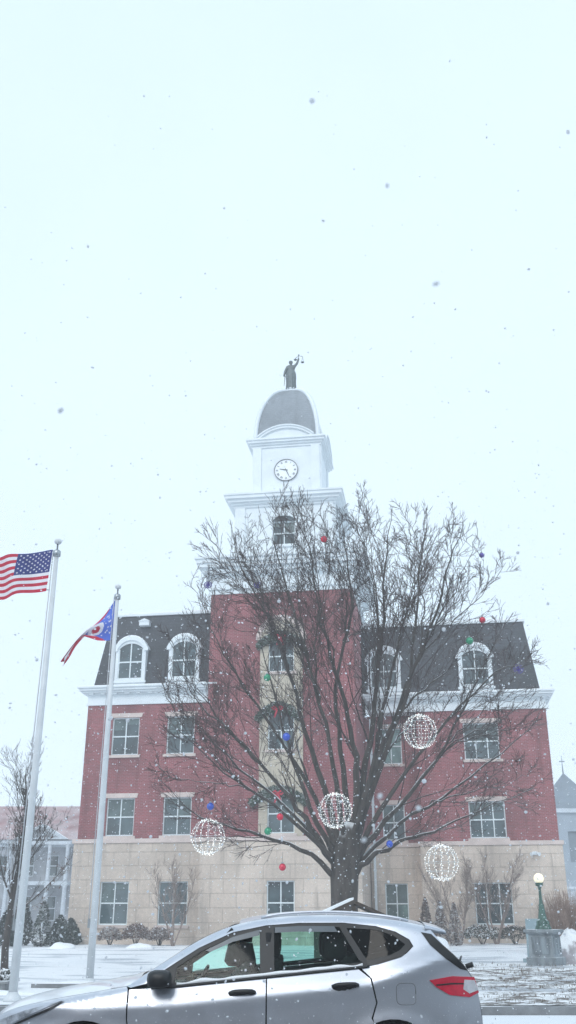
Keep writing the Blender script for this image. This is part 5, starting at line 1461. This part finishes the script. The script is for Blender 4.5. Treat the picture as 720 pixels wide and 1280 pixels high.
# face: nose, lips, eyes, ears added to the head mesh region as small shaped pieces of the head
m = MB(); m.tube([(-.150, 0, 1.405), (-.185, 0, 1.372), (-.165, 0, 1.362)], [.010, .017, .012], 7); m.tube([(-.155, -.028, 1.335), (-.168, 0, 1.335), (-.155, .028, 1.335)], [.006, .010, .006], 6)
for sg in (-1, 1): m.ball((-.085, sg * .092, 1.385), .026, 8, 0, 1.4)
m.build('face', M['skin'], body)
m = MB()
for sg in (-1, 1): m.ball((-.150, sg * .033, 1.405), .011, 8)
m.build('eyes', M['wcloth'], body)
for sg, hidx in ((-1, 11), (1, 15)):
    for k in range(5):
        p0 = Vector(V[hidx][0]); a = R(-30 + 22 * k)
        dxy = Vector((-.035, 0, .02)) if k < 4 else Vector((.0, -sg * .03, .03))
        b0 = p0 + Vector((-.02, 0, -.028 + .018 * k)); L = (.05, .062, .066, .06, .05)[k]
        fv = [(tuple(b0), .010), (tuple(b0 + Vector((-L * .6, 0, .004))), .009), (tuple(b0 + Vector((-L * .75, -sg * .02, -.006))), .008), (tuple(b0 + Vector((-L * .5, -sg * .035, -.012))), .007)]
        if k == 4: fv = [(tuple(p0 + Vector((0, -sg * .01, .025))), .011), (tuple(p0 + Vector((-.02, -sg * .035, .045))), .010), (tuple(p0 + Vector((-.045, -sg * .045, .05))), .008)]
        skin_mesh('finger' if k < 4 else 'thumb', fv, [(i, i + 1) for i in range(len(fv) - 1)], M['skin'], body, 1)
coatv = [(v[0], tuple(q * 1.28 + .018 for q in (v[1] if isinstance(v[1], tuple) else (v[1], v[1])))) for v in V]
keep = [0, 1, 2, 3, 8, 9, 10, 12, 13, 14, 16, 17, 18, 19, 20, 21]; idx = {k: i for i, k in enumerate(keep)}
skin_mesh('coat', [coatv[k] for k in keep], [(idx[a], idx[b]) for a, b in Ed if a in idx and b in idx], M['coat'], dr)
m = MB(); m.lathe([(.112, -.03), (.118, .02), (.112, .07), (.085, .11), (.035, .13), (.001, .132)], 20, (-.078, 0, 1.405), sx=1.08, sy=.98)
m.prism([(-.17, 1.415), (-.27, 1.395), (-.27, 1.403), (-.17, 1.43)], -.07, .07); m.build('cap', M['cap'], dr)
m = MB(); m.lathe([(.10, -.15), (.135, -.11), (.125, -.05), (.112, 0), (.104, .045)], 18, (-.065, 0, 1.325), sx=1.1); m.build('scarf', M['coat'], dr)

def flake_mat():
    m, nt, b = newmat('snowflake'); b.inputs['Base Color'].default_value = (.93, .95, .97, 1); b.inputs['Roughness'].default_value = .9
    t_ = N(nt, 'ShaderNodeBsdfTranslucent'); t_.inputs[0].default_value = (.95, .97, 1, 1); x = N(nt, 'ShaderNodeMixShader'); x.inputs[0].default_value = .85
    nt.links.new(b.outputs[0], x.inputs[1]); nt.links.new(t_.outputs[0], x.inputs[2])
    nt.links.new(x.outputs[0], nt.nodes['Material Output'].inputs['Surface']); return m
# ------------------------------------------------------------------ falling snow
m = MB(); rnd = random.Random(99)
_b = bmesh.new(); bmesh.ops.create_icosphere(_b, subdivisions=1, radius=1.); ICO = [tuple(v.co) for v in _b.verts]; ICF = [[v.index for v in f.verts] for f in _b.faces]; _b.free()
def flake(p, s):
    o = [Vector((rnd.uniform(.6, 1.2), 0, 0)), Vector((0, rnd.uniform(.6, 1.2), 0)), Vector((0, 0, rnd.uniform(.7, 1.5)))]
    q = Matrix.Rotation(rnd.uniform(0, 3), 3, 'X') @ Matrix.Rotation(rnd.uniform(0, 3), 3, 'Y')
    o = [q @ v * s for v in o]
    m.add([p + o[0] * a + o[1] * b + o[2] * c for a, b, c in ICO], ICF, 0, True)
for i in range(62000):
    y = rnd.uniform(2.2, 26); x = rnd.uniform(-11, 11); z = rnd.uniform(.1, 2.5 + y * .95)
    if x * x > (y * .45 + 2) ** 2: continue
    if z > 3 and rnd.random() > max(.02, 1 - (z - 3) / 7): continue
    if y < 7 and z > 2.5 and rnd.random() < .9: continue
    if 8.9 < y < 11.5 and z < 1.8 and abs(x) < 2.9: continue
    flake(Vector((x, y, z)), rnd.choice((.0035, .004, .0045, .005, .0055, .006, .007, .008, .010)) * min(1, .45 + y / 14))
for (px, py, d_, s) in [(390, 126, .9, .0032), (76, 513, .9, .0032), (545, 355, .6, .0026), (484, 232, .7, .0022), (404, 276, 1.4, .003), (475, 995, .72, .0026), (523, 1010, .75, .0026), (455, 1050, .7, .0024), (110, 308, 2, .004), (710, 165, 1.6, .004), (180, 120, 2, .003)]:
    flake(at(px, py, d_), s)
tag(m.build('falling_snow', flake_mat(), fix=False), 'snowflakes falling through the air in front of everything', 'snowflakes', kind='stuff')

# ------------------------------------------------------------------ air
m = MB(); m.box(-320, 320, -60, 420, -1.1, 36)
hz_ = m.build('haze', None or bpy.data.materials.new('haze_air')); tag(hz_, kind='stuff')
hm = hz_.data.materials[0]; hm.use_nodes = True; nt = hm.node_tree
for n_ in list(nt.nodes): nt.nodes.remove(n_)
out = N(nt, 'ShaderNodeOutputMaterial'); pv = N(nt, 'ShaderNodeVolumePrincipled')
pv.inputs['Color'].default_value = (.985, .99, 1., 1); pv.inputs['Density'].default_value = .0030
nt.links.new(pv.outputs[0], out.inputs['Volume'])

# ------------------------------------------------------------------ sky, sun, camera
w = bpy.data.worlds.new('World'); sc.world = w; w.use_nodes = True; nt = w.node_tree
bg = nt.nodes['Background']; sky = N(nt, 'ShaderNodeTexSky'); sky.sky_type = 'NISHITA'; sky.sun_disc = False
sky.sun_elevation = R(38); sky.sun_rotation = R(200)
tcw = N(nt, 'ShaderNodeTexCoord'); nw = N(nt, 'ShaderNodeTexNoise', i_Scale=1.6, i_Detail=5.); nt.links.new(tcw.outputs['Generated'], nw.inputs['Vector'])
lay_ = mixrgb(nt, maprange(nt, nw.outputs[0], .3, .7), (6.6, 8.15, 9.6), (7.2, 8.7, 10.0))
cloud = mixrgb(nt, .94, sky.outputs[0], lay_)
nt.links.new(cloud, bg.inputs[0]); bg.inputs[1].default_value = .1
sd = bpy.data.lights.new('sun', 'SUN'); sd.energy = .95; sd.angle = R(25); sd.color = (1, .97, .93)
so = bpy.data.objects.new('sun', sd); COL.objects.link(so)
az = R(200); el = R(38)
dvec = Vector((math.sin(az) * math.cos(el), math.cos(az) * math.cos(el), math.sin(el)))
so.rotation_euler = dvec.to_track_quat('Z', 'Y').to_euler(); so.location = (0, 0, 60)

cam = bpy.data.cameras.new('camera'); co = bpy.data.objects.new('camera', cam); COL.objects.link(co); sc.camera = co
co.location = (0, 0, EH); co.rotation_euler = (R(90) + TH, 0, 0)
cam.sensor_fit = 'VERTICAL'; cam.sensor_height = 6.1; cam.sensor_width = 6.1 * 9 / 16; cam.lens = F_ / 1280 * 6.1
cam.clip_start = .05; cam.clip_end = 2000
cam.dof.use_dof = True; cam.dof.focus_distance = 30; cam.dof.aperture_fstop = 1.9
sc.view_settings.view_transform = 'Standard'; sc.view_settings.look = 'None'; sc.view_settings.exposure = .34; sc.view_settings.gamma = 1
sc.render.engine = 'CYCLES'
cy = sc.cycles; cy.max_bounces = 8; cy.volume_bounces = 2; cy.transparent_max_bounces = 12; cy.use_denoising = True
cy.diffuse_bounces = 3; cy.glossy_bounces = 4
